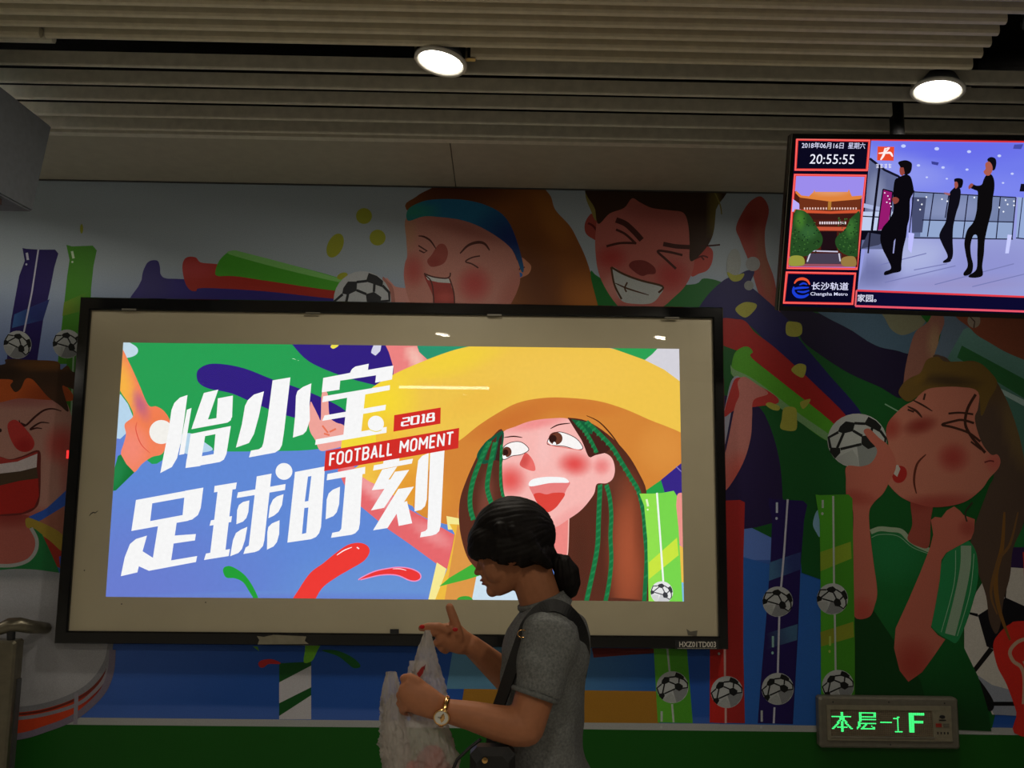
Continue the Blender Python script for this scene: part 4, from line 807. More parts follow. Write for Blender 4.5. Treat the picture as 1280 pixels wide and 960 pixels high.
LET = {'F': (.8, [[(0, 0), (0, 1)], [(-.08, 0), (1, 0)], [(0, .48), (.85, .48)]]), 'O': (1, [OO]), 'T': (1, [[(-.05, 0), (1.05, 0)], [(.5, 0), (.5, 1)]]),
 'B': (1, [[(0, 0), (0, 1)], [(-.08, 0), (.55, 0)]+arc(.6, .24, .38, .24, -80, 80)+[(0, .48)], [(0, .48), (.55, .48)]+arc(.6, .74, .42, .26, -80, 80)+[(-.08, 1)]]),
 'A': (1.05, [[(0, 1), (.5, 0), (1, 1)], [(.2, .68), (.8, .68)]]), 'L': (.8, [[(0, 0), (0, 1)], [(-.08, 1), (.95, 1)]]),
 'M': (1.35, [[(0, 1), (0, 0)], [(0, .02), (.5, .62), (1, .02)], [(1, 0), (1, 1)]]), 'E': (.85, [[(0, 0), (0, 1)], [(-.08, 0), (1, 0)], [(0, .5), (.85, .5)], [(-.08, 1), (1, 1)]]),
 'N': (1.05, [[(0, 1), (0, 0)], [(0, 0), (1, 1)], [(1, 1), (1, 0)]]),
 '2': (1, [[(0, 0), (1, 0), (1, .5), (0, .5), (0, 1), (1, 1)]]), '0': (1, [[(0, 0), (1, 0), (1, 1), (0, 1), (0, -.05)]]), '1': (.5, [[(.1, 0), (.7, 0)], [(.7, -.06), (.7, 1)], [(.1, 1), (1.2, 1)]]), '8': (1, [[(.1, 0), (.9, 0), (.9, .5), (.1, .5), (.1, 0)], [(0, .5), (1, .5), (1, 1), (0, 1), (0, .45)]])}
def strokes(word, quad, wd, gap=.62, vw=None):
    tot = sum(LET[c_][0] for c_ in word)+gap*(len(word)-1); x = 0
    (ax, ay), (bx, by), (cx, cy), (dx, dy) = quad
    for c_ in word:
        w_ = LET[c_][0]
        for pl in LET[c_][1]:
            Q = []
            for u0, v in pl:
                u = (x+u0*w_)/tot; Q.append(((ax*(1-u)+bx*u)*(1-v)+(dx*(1-u)+cx*u)*v, (ay*(1-u)+by*u)*(1-v)+(dy*(1-u)+cy*u)*v))
            for p, q in zip(Q[:-1], Q[1:]):
                l = math.hypot(q[0]-p[0], q[1]-p[1]) or 1; e = wd*.18/l
                PB.line([(p[0]-(q[0]-p[0])*e, p[1]-(q[1]-p[1])*e), (q[0]+(q[0]-p[0])*e, q[1]+(q[1]-p[1])*e)], (vw if vw and abs(q[0]-p[0]) < abs(q[1]-p[1]) else wd), W, smooth=False)
        x += w_+gap
strokes('FOOTBALL', c5([(72, 785), (484, 712), (478, 790), (66, 863)]), 2.3); strokes('MOMENT', c5([(541, 702), (886, 642), (880, 720), (534, 778)]), 2.3)
strokes('2018', c5([(552, 550), (762, 513), (757, 566), (547, 600)]), 1.5, .45, 3.0)
PB.build('printed_advertisement', M['poster'], disp)
# tags, tab and chips on the frame
K = Art(lambda x, y: at(x, y, BOX_Y-.0012), ZN, 2.0, .75)
def plate(name, q, mat, d0=.0012, y=BOX_Y):
    a = quad_on(y-d0, q); b = [p+Vector((0, d0+.001, 0)) for p in a]
    return mesh(name, a+b, [(0, 1, 2, 3), (4, 5, 6, 7), (0, 1, 5, 4), (1, 2, 6, 5), (2, 3, 7, 6), (3, 0, 4, 7)], mat, disp)
cp = lambda p: C(4.923, 780, 780, p)
lp = plate('number_plate', cp([(316, 98), (582, 98), (582, 157), (316, 155)]), M['matte_black']); lp['label'] = 'black number plate'
K.text('HXZ01TD003', cp([(340, 108), (566, 108), (566, 144), (340, 141)]), (150, 146, 138), .02)
for i in range(30):
    x = 330+i*8; K.poly(cp([(x, 147), (x+5+(i % 3), 147), (x+5+(i % 3), 152), (x, 152)]), (110, 108, 100))
K.build('plate_lettering', M['print'], lp)
plate('mounting_tab', [(487.5, 786.5), (498.5, 786.5), (498.5, 793), (487.5, 793)], M['matte_black'], .004)
q = [(321, 795), (330, 796), (342, 793.5), (383, 795.5), (381, 801), (386, 805), (322, 805.5), (324, 800)]
a = quad_on(BOX_Y-.0008, q); st = mesh('torn_sticker', a, [tuple(range(8))], M['sign_metal_light'], disp); st['label'] = 'torn pale sticker remains'
for (x, y) in ((161, 385.5), (391, 390), (618, 392.5), (840, 396)):
    plate('clip', [(x-9, y), (x+9, y+.3), (x+9, y+2.2), (x-9, y+2)], M['sign_metal'], .003)
q = [(858, 786), (863, 789.5), (872, 788), (871, 795), (860, 794)]
mesh('chip', quad_on(MATY-.0006, q), [tuple(range(5))], M['sign_metal'], disp)
K2 = Art(lambda x, y: at(x, y, MATY-.0001), ZN, 1.0, .75)
K2.line([(111.5, 645), (114, 642), (117, 640.5), (119, 641), (122.5, 638.5)], 1.4, (20, 20, 16), taper=True)
for x, y in ((152, 755), (257, 753), (105.5, 713)): K2.ellipse(x, y, .8, .8, 0, (20, 20, 16))
tag(K2.build('scuff_marks', M['print'], disp), kind='stuff')
# small red indicator on the left side of the frame
ri = at(84.5, 568, BOX_Y+.012); MB().box((-.003, -.004, -.018), (.002, .004, .018), ax=(Vector((1, 0, 0)), Vector((0, 1, 0)), Vector((0, 0, 1))), org=ri).build('indicator_light', emission('red_indicator', (1, .03, .03), 1.5), disp)
# ------------------------------------------------------------------ hanging passenger screen (tilted down, turned a little)
TX, TY, TZ = axes(.159, .282, -.053)        # right, up, into the screen
TO = CAM + Vector((.967, 2.8, .619)); TH = .592; TW = 1.06
tv_c = TO + TX*(TW/2) + TY*(TH/2)
tv = empty('hanging_screen', tv_c, 'black hanging information screen showing dancers, clock and a temple picture', 'screen')
tax = (TX, TY, TZ)
BZ = .016
MB().box((0, 0, .012), (TW, TH, .06), ax=tax, org=TO).build('casing', M['matte_black'], tv)
MB().box((.12, .08, .06), (TW-.12, TH-.08, .11), ax=tax, org=TO).build('rear_housing', M['matte_black'], tv)
m = MB()
for lo, hi in (((0, 0, 0), (TW, BZ, .02)), ((0, TH-BZ, 0), (TW, TH, .02)), ((0, BZ, 0), (BZ, TH-BZ, .02)), ((TW-BZ, BZ, 0), (TW, TH-BZ, .02))):
    MB().box(lo, hi, ax=tax, org=TO).build('bezel', M['gloss_black'], tv)
MB().box((.002, 0, -.001), (.0045, TH, .0), ax=tax, org=TO).build('bezel_edge', M['steel'], tv)
def tvp(px, py):
    d = ray(px, py); t = (TO + TZ*.010 - CAM).dot(TZ)/d.dot(TZ); return CAM + d*t
T = Art(tvp, -TZ, 1.0, 1.0, eps=.00008); T.gr = 8
t6 = lambda p: C(3.84, 960, 150, p)
def lp2(x, y):   # a point of the display given as fractions of its width and height
    v = TO + TX*(BZ+(TW-2*BZ)*x) + TY*(BZ+(TH-2*BZ)*(1-y)) + TZ*.010; r = v-CAM
    z = r.dot(CF); return (640+F*r.dot(CR)/z, 480-F*r.dot(CU)/z)
RD, RDL = (236, 66, 62), (255, 120, 120)
T.poly([lp2(0, 0), lp2(1, 0), lp2(1, 1), lp2(0, 1)], (8, 6, 30))
ur = lp2(1, .012); lr = lp2(1, .90)
V0 = t6([(495, 98)])[0]; V1 = t6([(430, 815)])[0]
T.clip = None
T.poly([V0, ur, lr, V1], (150, 156, 226), [], grid=12)
def R_(x): return x
T.poly([V0, ur, (ur[0], 258), t6([(1200, 370)])[0], t6([(700, 340)])[0], t6([(488, 190)])[0]], (112, 122, 236), [('e', 1120, 215, 90, 30, 10, (150, 158, 240), .8), ('e', 1200, 180, 120, 30, 0, (98, 100, 232), .7), ('e', 1250, 240, 90, 30, 0, (130, 140, 240), .6)])
# floor of the dance room
T.poly([t6([(478, 560)])[0], t6([(700, 565)])[0], (ur[0], 300), lr, V1], (150, 156, 214), [('e', 1140, 320, 60, 30, 0, (178, 186, 226), .8), ('e', 1240, 330, 80, 30, 0, (140, 142, 206), .7), ('e', 1090, 340, 40, 30, 0, (96, 100, 150), .8), ('e', 1200, 355, 120, 14, 0, (150, 140, 190), .6)])
for (x0, y0, x1, y1) in ((520, 700, 760, 640), (560, 780, 900, 700), (800, 790, 1180, 690), (700, 720, 860, 690), (980, 800, 1229, 740)): T.line(t6([(x0, y0), (x1, y1)]), 1.2, (120, 124, 180), smooth=False)
# back glass wall
T.poly(t6([(700, 345), (1190, 372), (1190, 560), (1100, 572), (700, 565)])[:0] or t6([(700, 345), (1190, 372), (1175, 572), (690, 566)]), (116, 130, 170), [('e', 1190, 262, 60, 20, 0, (140, 150, 190), .7), ('e', 1160, 290, 40, 20, 0, (84, 96, 140), .7)])
T.poly(t6([(735, 480), (1175, 490), (1172, 570), (730, 560)]), (146, 166, 206)); T.poly(t6([(690, 370), (760, 372), (740, 540), (690, 540)]), (70, 76, 110))
T.poly(t6([(1200, 370), (1229, 374), (1400, 390), (1400, 590), (1190, 568)]), (150, 170, 214)); T.line(t6([(1222, 372), (1200, 566)]), 1.2, (40, 44, 80), smooth=False); T.line(t6([(1190, 566), (1400, 590)]), 1.5, (40, 44, 80), smooth=False)
for a, b in (((700, 345), (1190, 372)), ((795, 350), (765, 560)), ((960, 358), (935, 566)), ((1190, 372), (1170, 570)), ((700, 345), (675, 565)), ((1115, 368), (1095, 568)), ((740, 480), (1180, 490)), ((700, 566), (1175, 572)), ((868, 356), (850, 470))):
    T.line(t6([a, b]), 1.4, (26, 26, 56), smooth=False)
for (x, y) in ((720, 385), (738, 405), (760, 370), (730, 430), (1010, 380), (1030, 400), (1110, 420), (1140, 385), (1150, 405), (1180, 390), (1180, 410), (1130, 440), (990, 372), (860, 390), (835, 380)): T.ellipse(*t6([(x, y)])[0], 1.1, 1.1, 0, (240, 245, 255), n=8)
for (x, y, r) in ((650, 125, 3), (810, 138, 3), (965, 152, 2.6), (1110, 172, 2.4), (722, 218, 2.2), (840, 228, 2.2), (955, 238, 2), (1172, 258, 2), (762, 275, 1.6), (1128, 302, 1.6), (858, 282, 1.5)): T.ellipse(*t6([(x, y)])[0], r, r*.7, 0, (196, 206, 252), n=12)
T.poly(t6([(784, 198), (820, 204), (815, 218), (786, 212)]), (60, 64, 150)); T.poly(t6([(1182, 118), (1225, 116), (1215, 140), (1176, 138)]), (70, 76, 170)); T.poly(t6([(1214, 306), (1300, 310), (1300, 345), (1207, 343)]), (16, 14, 30))
# left mirror wall
T.poly(t6([(488, 190), (620, 270), (610, 560), (560, 620), (478, 620), (446, 620)]), (96, 104, 144), [('e', 1095, 250, 16, 40, 0, (150, 158, 190), .7)], grid=5)
T.poly(t6([(450, 440), (600, 440), (590, 530), (440, 530)]), (190, 204, 236)); T.poly(t6([(460, 400), (595, 430), (594, 448), (458, 420)]), (170, 180, 220))
T.poly(t6([(552, 332), (598, 345), (575, 525), (524, 530)]), (150, 26, 110)); T.line(t6([(488, 185), (560, 240), (625, 270), (700, 345)]), 3, (20, 20, 40), smooth=False)
for a, b, w_ in (((535, 225), (498, 530), 3), ((552, 332), (524, 530), 1.6), ((552, 332), (598, 345), 1.6), ((598, 345), (580, 525), 1.6), ((455, 462), (530, 466), 1.4)): T.line(t6([a, b]), w_, (16, 14, 30), smooth=False)
T.poly(t6([(452, 530), (600, 530), (575, 570), (448, 576)]), (10, 10, 24)); T.poly(t6([(480, 540), (600, 560), (530, 600), (446, 618)]), (60, 64, 90)); T.line(t6([(490, 540), (480, 640)]), 2, (16, 14, 30), smooth=False)
for (x, y) in ((560, 350), (575, 365), (582, 380), (570, 395), (585, 400), (590, 415)): T.ellipse(*t6([(x, y)])[0], .9, .9, 0, (250, 240, 255), n=8)
T.poly(t6([(674, 540), (702, 545), (688, 640), (672, 620)]), (190, 190, 255)); T.poly(t6([(1150, 550), (1170, 552), (1155, 640), (1138, 640)]), (200, 205, 255))
# dancers on the screen
K_ = (10, 8, 14)
T.blob(t6([(650, 265), (668, 262), (685, 275), (695, 310), (698, 345), (682, 380), (680, 420), (678, 470), (668, 510), (662, 560), (648, 620), (640, 690), (636, 725), (600, 735), (560, 745), (560, 728), (590, 712), (575, 670), (550, 620), (538, 570), (548, 520), (580, 480), (600, 440), (602, 400), (600, 350), (608, 290), (628, 275)]), K_)
T.poly(t6([(604, 580), (612, 570), (604, 640), (598, 640)]), (150, 154, 206))
T.blob(t6([(624, 205), (640, 196), (665, 194), (688, 206), (690, 228), (684, 250), (668, 262), (640, 258), (632, 240), (634, 225)]), (14, 10, 14)); T.poly(t6([(632, 228), (650, 228), (656, 256), (644, 268), (634, 262), (630, 246)]), (150, 70, 60)); T.blob(t6([(596, 376), (612, 370), (628, 380), (622, 396), (604, 402)]), (140, 66, 56))
T.blob(t6([(900, 320), (915, 320), (925, 345), (918, 400), (905, 440), (895, 480), (888, 520), (886, 580), (888, 640), (880, 670), (870, 640), (872, 580), (868, 540), (848, 560), (850, 600), (866, 640), (878, 676), (846, 686), (840, 678), (862, 655), (838, 600), (822, 560), (830, 530), (852, 490), (858, 450), (866, 400), (872, 350), (888, 330)]), (14, 12, 22)); T.blob(t6([(894, 284), (912, 279), (932, 284), (936, 300), (928, 325), (910, 322), (896, 300)]), (12, 10, 18)); T.blob(t6([(896, 298), (908, 298), (912, 318), (900, 330), (894, 314)]), (160, 84, 76)); T.blob(t6([(844, 348), (872, 352), (870, 362), (850, 356)]), (160, 100, 110))
T.blob(t6([(1048, 265), (1072, 262), (1085, 290), (1086, 330), (1078, 380), (1074, 430), (1062, 480), (1052, 520), (1040, 580), (1036, 640), (1028, 700), (1030, 745), (1000, 757), (965, 755), (966, 744), (1000, 715), (1004, 640), (1004, 560), (985, 555), (972, 600), (974, 650), (984, 695), (976, 735), (945, 748), (938, 735), (958, 700), (948, 640), (942, 590), (955, 530), (985, 490), (1000, 440), (1004, 390), (1006, 345), (990, 335), (965, 322), (975, 305), (1000, 315), (1025, 310), (1035, 285)]), (12, 10, 12))
T.blob(t6([(1052, 190), (1068, 178), (1090, 184), (1096, 205), (1090, 235), (1078, 242), (1066, 225), (1060, 205)]), (12, 12, 20)); T.blob(t6([(1046, 205), (1062, 200), (1076, 220), (1076, 245), (1062, 266), (1044, 264), (1034, 248), (1044, 235), (1042, 218)]), (170, 92, 80)); T.blob(t6([(962, 318), (975, 304), (985, 310), (975, 325), (964, 332)]), (150, 80, 76))
T.line([(V0[0], V0[1]-.6), (ur[0], ur[1]-.6)], 2, (214, 50, 56), smooth=False)
# ticker along the bottom
T.poly([V1, lr, lp2(1, .995), t6([(420, 893)])[0]], (12, 10, 46)); bl = t6([(425, 818)])[0]; bb = t6([(419, 893)])[0]
T.line([bl, (lr[0], lr[1]+.5)], 2.4, (226, 60, 70), smooth=False); T.line([bb, lp2(1, .985)], 2.6, (232, 84, 104), smooth=False); T.line([(bl[0], bl[1]), bb], 2, (230, 100, 110), smooth=False)
T.text('家园。', t6([(430, 836), (522, 838), (520, 874), (428, 872)]), (226, 226, 246), .01)
# left column: three red-edged boxes
def redbox(q, fill):
    T.poly(t6(q), RD); cx = sum(p[0] for p in q)/4; cyy = sum(p[1] for p in q)/4
    def ins(d): return [(x+(d if x < cx else -d), y+(d if y < cyy else -d)) for x, y in q]
    T.poly(t6(ins(3)), (255, 126, 120)); T.poly(t6(ins(5.5)), RD); T.poly(t6(ins(11)), fill)
redbox([(134, 88), (492, 94), (480, 246), (126, 244)], (10, 8, 30))
T.text('2018年06月16日', t6([(163, 106), (364, 108), (361, 138), (161, 136)]), (226, 226, 255), .004); T.text('星期六', t6([(386, 108), (468, 109), (465, 139), (383, 138)]), (220, 220, 255), .004)
T.text('20:55:55', t6([(204, 164), (416, 166), (411, 212), (198, 210)]), (240, 240, 255), .0)
redbox([(124, 258), (474, 262), (430, 720), (88, 716)], (156, 140, 236))
T.poly(t6([(128, 340), (150, 360), (210, 375), (300, 385), (450, 372), (428, 706), (101, 700)]), (74, 28, 20))
T.poly(t6([(120, 380), (148, 400), (160, 440), (115, 440)]), (186, 170, 250))
T.poly(t6([(134, 338), (160, 362), (196, 366), (218, 345), (222, 334), (226, 345), (382, 345), (388, 332), (394, 348), (402, 366), (452, 362), (448, 378), (400, 388), (300, 392), (190, 386), (150, 370), (131, 350)]), (222, 130, 60), [('e', 1038, 240, 30, 6, 0, (226, 160, 110), .8)], grid=3)
T.poly(t6([(150, 372), (300, 392), (446, 380), (440, 430), (300, 436), (150, 428)]), (110, 48, 26))
for i in range(20): T.poly(t6([(172+i*13, 420), (178+i*13, 420), (178+i*13, 430), (172+i*13, 430)]), (236, 200, 190))
T.poly(t6([(288, 392), (304, 392), (302, 432), (286, 432)]), (176, 120, 50)); T.poly(t6([(128, 428), (300, 438), (442, 430), (440, 446), (300, 450), (122, 444)]), (206, 84, 50))
T.poly(t6([(160, 450), (430, 452), (425, 480), (170, 478)]), (60, 24, 20)); 
for i in range(12): T.poly(t6([(246+i*11, 488), (253+i*11, 488), (253+i*11, 500), (246+i*11, 500)]), (230, 214, 220))
T.poly(t6([(200, 512), (380, 514), (376, 532), (200, 530)]), (196, 84, 56)); T.poly(t6([(250, 535), (330, 535), (330, 630), (255, 630)]), (30, 14, 20))
T.poly(t6([(190, 640), (350, 640), (352, 690), (180, 690)]), (70, 62, 80)); T.line(t6([(205, 628), (335, 632)]), 1.6, (196, 196, 220), smooth=False); T.line(t6([(202, 640), (188, 680)]), 1.6, (210, 210, 226), smooth=False); T.line(t6([(340, 640), (346, 678)]), 1.6, (210, 210, 226), smooth=False); T.poly(t6([(101, 690), (420, 692), (420, 706), (101, 704)]), (150, 80, 96))
T.blob(t6([(128, 440), (150, 432), (175, 438), (205, 465), (225, 500), (245, 530), (262, 570), (250, 610), (215, 630), (190, 650), (160, 655), (110, 655), (104, 640), (112, 540)]), (38, 74, 34), [('e', 1000, 275, 8, 16, 0, (70, 124, 44), .9), ('e', 1010, 290, 14, 12, 0, (60, 110, 60), .6)], grid=3)
T.blob(t6([(438, 440), (415, 455), (395, 475), (378, 510), (360, 535), (330, 560), (322, 590), (340, 625), (380, 650), (425, 655), (430, 600), (436, 520)]), (36, 74, 34), [('e', 1063, 285, 8, 16, 0, (60, 116, 50), .9)], grid=3)
for i in range(150):
    L_ = i % 2; x = random.uniform(116, 245) if L_ else random.uniform(335, 428); y = random.uniform(470, 640)
    T.ellipse(*t6([(x, y)])[0], 1.0, .8, 0, random.choice([(62, 108, 48), (20, 44, 24), (50, 92, 44)]), n=6)
T.blob(t6([(104, 660), (130, 650), (165, 656), (176, 680), (165, 698), (103, 698)]), (150, 150, 60)); T.blob(t6([(350, 670), (375, 655), (415, 658), (420, 700), (360, 700)]), (150, 120, 64))
redbox([(85, 726), (424, 732), (410, 888), (70, 882)], (8, 6, 34))
T.line(t6([(126, 785), (140, 768), (165, 762), (188, 770), (200, 790)]), 3.4, (232, 84, 50), taper=True)
T.line(t6([(118, 812), (150, 806), (196, 804)]), 3, (26, 60, 210), taper=True); T.line(t6([(124, 800), (122, 825), (140, 845), (170, 848), (196, 836)]), 4.4, (26, 60, 210), taper=True); T.line(t6([(150, 792), (170, 784), (188, 790)]), 2.4, (26, 60, 210), taper=True); T.line(t6([(140, 822), (170, 826), (198, 818)]), 2.6, (26, 60, 210), taper=True)
T.text('长沙轨道', t6([(210, 778), (387, 780), (385, 818), (207, 815)]), (225, 225, 255), .01); T.text('Changsha Metro', t6([(204, 826), (383, 828), (382, 848), (203, 847)]), (225, 225, 255), .006)
# channel mark
T.poly(t6([(526, 127), (606, 129), (602, 196), (523, 194)]), (232, 74, 42)); T.line(t6([(530, 160), (560, 155), (584, 132)]), 2.2, (255, 235, 235), taper=True); T.line(t6([(562, 134), (556, 165), (540, 192)]), 3, (255, 240, 240), taper=True); T.line(t6([(560, 140), (580, 133)]), 1.6, (255, 235, 235)); T.line(t6([(562, 160), (586, 158), (598, 176)]), 2.8, (255, 240, 240), taper=True)
for i, x in enumerate((518, 538, 558, 578)):
    T.line(t6([(x, 214), (x+14, 214)]), .9, (220, 220, 245), smooth=False); T.line(t6([(x+1, 222), (x+13, 222)]), .9, (220, 220, 245), smooth=False); T.line(t6([(x+(4 if i % 2 else 9), 210), (x+(5 if i % 2 else 8), 230)]), .9, (220, 220, 245), smooth=False); T.line(t6([(x+1, 229), (x+13, 228)]), .9, (220, 220, 245), smooth=False)
T.build('display_picture', M['screen'], tv)
# bracket to the ceiling
pb = TO + TX*.53 + TY*(TH*.6) + TZ*.11
MB().box((.35, .15, .11), (.71, TH-.14, .13), ax=tax, org=TO).build('bracket_plate', M['matte_black'], tv)
MB().tube([pb+Vector((-.02, .0, 0)), pb+Vector((-.02, .16, .02)), Vector((pb.x-.02, pb.y+.22, pb.z+.12)), Vector((pb.x-.02, pb.y+.22, 3.84))], .026, n=14, cap=False).build('hanging_pole', M['matte_black'], tv, True)
# ------------------------------------------------------------------ LED floor sign on the wall
q = quad_on(WALL_Y-.05, [(1022, 871), (1197, 873), (1200, 937), (1025.5, 935)])
led = empty('led_floor_sign', ((q[0]+q[2])/2), 'grey wall-mounted LED sign with green characters at the bottom right', 'sign')
LX = (q[1]-q[0]+q[2]-q[3]).normalized(); LZ = Vector((0, 1, 0)).cross(LX)*-1; LY = Vector((0, 1, 0))
if LZ.z < 0: LZ = -LZ
LO = q[3]; LWd = ((q[1]-q[0]).length+(q[2]-q[3]).length)/2; LH = ((q[0]-q[3]).length+(q[1]-q[2]).length)/2
lax = (LX, LY, LZ)
MB().box((0, 0, 0), (LWd, .048, LH), ax=lax, org=LO, bev=.008).build('housing', M['sign_metal'], led)
def lb(name, x0, z0, x1, z1, y0, y1, mat, par=led, bev=0): return MB().box((x0*LWd, y0, z0*LH), (x1*LWd, y1, z1*LH), ax=lax, org=LO, bev=bev).build(name, mat, par)
# raised inner bezel: four bars
wx0, wx1, wz0, wz1 = .075, .805, .245, .76
lb('bezel_bar', .05, .76, .94, .845, -.006, .004, M['sign_metal_light']); lb('bezel_bar', .05, .16, .94, .245, -.006, .004, M['sign_metal_light'])
lb('bezel_bar', .05, .245, .075, .76, -.006, .004, M['sign_metal_light']); lb('control_panel', .805, .245, .94, .76, -.005, .004, M['sign_metal_light'])
lb('lower_lip', .075, .215, .81, .245, -.009, -.004, M['steel'])
lb('matrix_board', .075, .245, .805, .76, -.001, .003, M['board'])
cpx = M['sign_metal']
cpn = MB(); cc = LO+LX*(.875*LWd)+LZ*(.64*LH); cpn.lathe([(.013, 0), (.012, .002), (1e-7, .002)], cc-LY*.005, (LX, LZ*.55, -LY), 20); cpn.build('speaker_grille', M['matte_black'], led)
for x0, x1 in ((.825, .865), (.88, .92)): lb('button', x0, .44, x1, .51, -.008, -.004, M['red_item'] if x0 < .85 else cpx)
lb('button', .85, .56, .90, .585, -.0065, -.004, M['matte_black'])
for i in range(4): lb('indicator', .833+i*.024, .30, .841+i*.024, .345, -.0065, -.004, M['matte_black'])
for x, z in ((.10, .9), (.5, .91), (.9, .9), (.5, .08)):
    s_ = MB(); s_.lathe([(.0035, 0), (.003, .001), (1e-7, .0012)], LO+LX*(x*LWd)+LZ*(z*LH), (LX, LZ, -LY), 10); s_.build('screw', M['matte_black'], led)
G = {}
G['本'] = """
.......##.......
.......##.......
.......##.......
###############.
......####......
......####......
.....##.###.....
....##.##.##....
....##.##.##....
...##..##..##...
..##...##...##..
.##.########.##.
##.....##.....##
.......##.......
.......##.......
"""
G['层'] = """
..#############.
..##.........##.
..##.........##.
..#############.
..##............
..#############.
..##............
.##.............
.##############.
.##...##........
.##..##....#....
##..##......##..
#..###########..
"""
G['-'] = "\n\n\n\n\n\n\n\n#########\n"
G['1'] = """


...##.
####..
...#..
...#..
...#..
...#..
...#..
...#..
...#..
...#..
...#..
.######
"""
G['F'] = """
############
############
####........
####........
####........
####........
###########.
###########.
####........
####........
####........
####........
####........
####........
####........
"""
NX, NZ = 78, 20
on = set()
for ch, x0, z0 in (('本', 1, 2), ('层', 20, 2), ('-', 38, 2), ('1', 48, 3), ('F', 60, 2)):
    for r, row in enumerate(G[ch].strip('\n').split('\n') if ch not in '-1' else G[ch][1:].split('\n')):
        for c_, v in enumerate(row):
            if v == '#': on.add((x0+c_, z0+r))
def dots(name, sel, mat, yy):
    vs_, fs = [], []; s = .40
    for (i, j) in sel:
        cx = wx0+(wx1-wx0)*(i+.5)/NX; cz = wz1-(wz1-wz0)*(j+.5)/NZ; hx = s*(wx1-wx0)/NX*LWd; hz = s*(wz1-wz0)/NZ*LH
        c0 = LO+LX*(cx*LWd)+LZ*(cz*LH)+LY*yy; o = len(vs_)
        vs_ += [c0-LX*hx-LZ*hz, c0+LX*hx-LZ*hz, c0+LX*hx+LZ*hz, c0-LX*hx+LZ*hz, c0-LY*.0012]
        fs += [(o, o+1, o+4), (o+1, o+2, o+4), (o+2, o+3, o+4), (o+3, o, o+4)]
    return tag(mesh(name, vs_, fs, mat, led), kind='stuff')
dots('unlit_led', [(i, j) for i in range(NX) for j in range(NZ) if (i, j) not in on], M['led_off'], -.002)
dots('lit_led', sorted(on), M['led_on'], -.0021)

# ------------------------------------------------------------------ hanging display housing at the upper left, seen from its side
x = -1.62
P0, P1, P2, P3 = at(65, 158, 1), at(41, 265, 1), at(0, 243, 1), at(0, 107, 1)
def onx(px, py, X): d = ray(px, py); return CAM + d*(X/d.x)
a, b = onx(65, 158, x), onx(41, 265, x)
c = onx(-60, 211, x); d = onx(-60, 59, x)
hb = empty('hanging_cabinet', ((a+b)/2+Vector((-.3, -.2, 0))), 'dark grey hanging display housing seen from the side, upper left corner', 'display housing')
t = Vector((-.62, 0, 0))
vs_ = [a, b, c, d]; vs_ += [v+t for v in vs_]
hm = mesh('housing', vs_, [(0, 1, 2, 3), (4, 5, 6, 7), (0, 1, 5, 4), (1, 2, 6, 5), (2, 3, 7, 6), (3, 0, 4, 7)], M['dark_grey'], hb)
bm = bmesh.new(); bm.from_mesh(hm.data); bmesh.ops.bevel(bm, geom=bm.edges[:], offset=.006, segments=2, affect='EDGES'); bm.to_mesh(hm.data); bm.free()
u0 = b+(c-b)*.34; u1 = b+(c-b)*1.4
MB().box((-.20, 0, -.022), (-.02, (u1-u0).length, -.0015), ax=(Vector((1, 0, 0)), (u1-u0).normalized(), Vector((1, 0, 0)).cross((u1-u0).normalized())*(1 if Vector((1, 0, 0)).cross((u1-u0).normalized()).z > 0 else -1)), org=u0).build('lower_rail', principled('brown_rail', (.06, .03, .025), .5, noise_amt=.1), hb)
mid = (a+d)/2+Vector((-.3, 0, -.02))
MB().tube([mid, Vector((mid.x, mid.y, 3.84))], .025, n=14, cap=False).build('hanging_pole', M['dark_grey'], hb, True)

# ------------------------------------------------------------------ steel post with a curved rail at the lower left
Y0 = WALL_Y-.16
sp = at(9, 860, Y0)
post = empty('steel_post', (sp.x, Y0, 0), 'brushed steel post with curved top rail at the lower left edge', 'post')
pt = at(9, 800, Y0).z; xl, xr = at(-22, 860, Y0).x, at(18, 860, Y0).x
MB().box((xl, Y0-.02, 0), (xr, Y0+.05, pt), bev=.008).build('post_panel', M['dark_steel'], post)
MB().box((xr, Y0+.01, 0), (xr+.006, Y0+.04, at(20, 850, Y0).z)).build('side_strip', M['trim'], post)
pts = [at(-60, 786, Y0), at(-20, 786, Y0), at(0, 786, Y0), at(12, 781, Y0), at(22, 781, Y0)+Vector((0, .01, 0)), at(30, 786, Y0)+Vector((0, .05, 0)), at(33, 793, Y0)+Vector((0, .155, 0))]
MB().tube(pts, [.024, .024, .026, .03, .03, .028, .024], n=14).build('curved_rail', M['dark_steel'], post, True)
MB().tube([at(14, 788, Y0)+Vector((0, .0, 0)), at(12, 803, Y0)+Vector((0, .01, 0))], .016, n=12).build('rail_bracket', M['matte_black'], post, True)
# ------------------------------------------------------------------ the woman with the shopping bag
PY = 2.0
X_, Y_, Z_ = Vector((1, 0, 0)), Vector((0, 1, 0)), Vector((0, 0, 1))
def P(px, py, Y=PY): return at(px, py, Y)
body = empty('person', (P(680, 900).x, PY, 0), 'woman in a grey t-shirt with dark tied-back hair, head bowed over a bag', 'person')
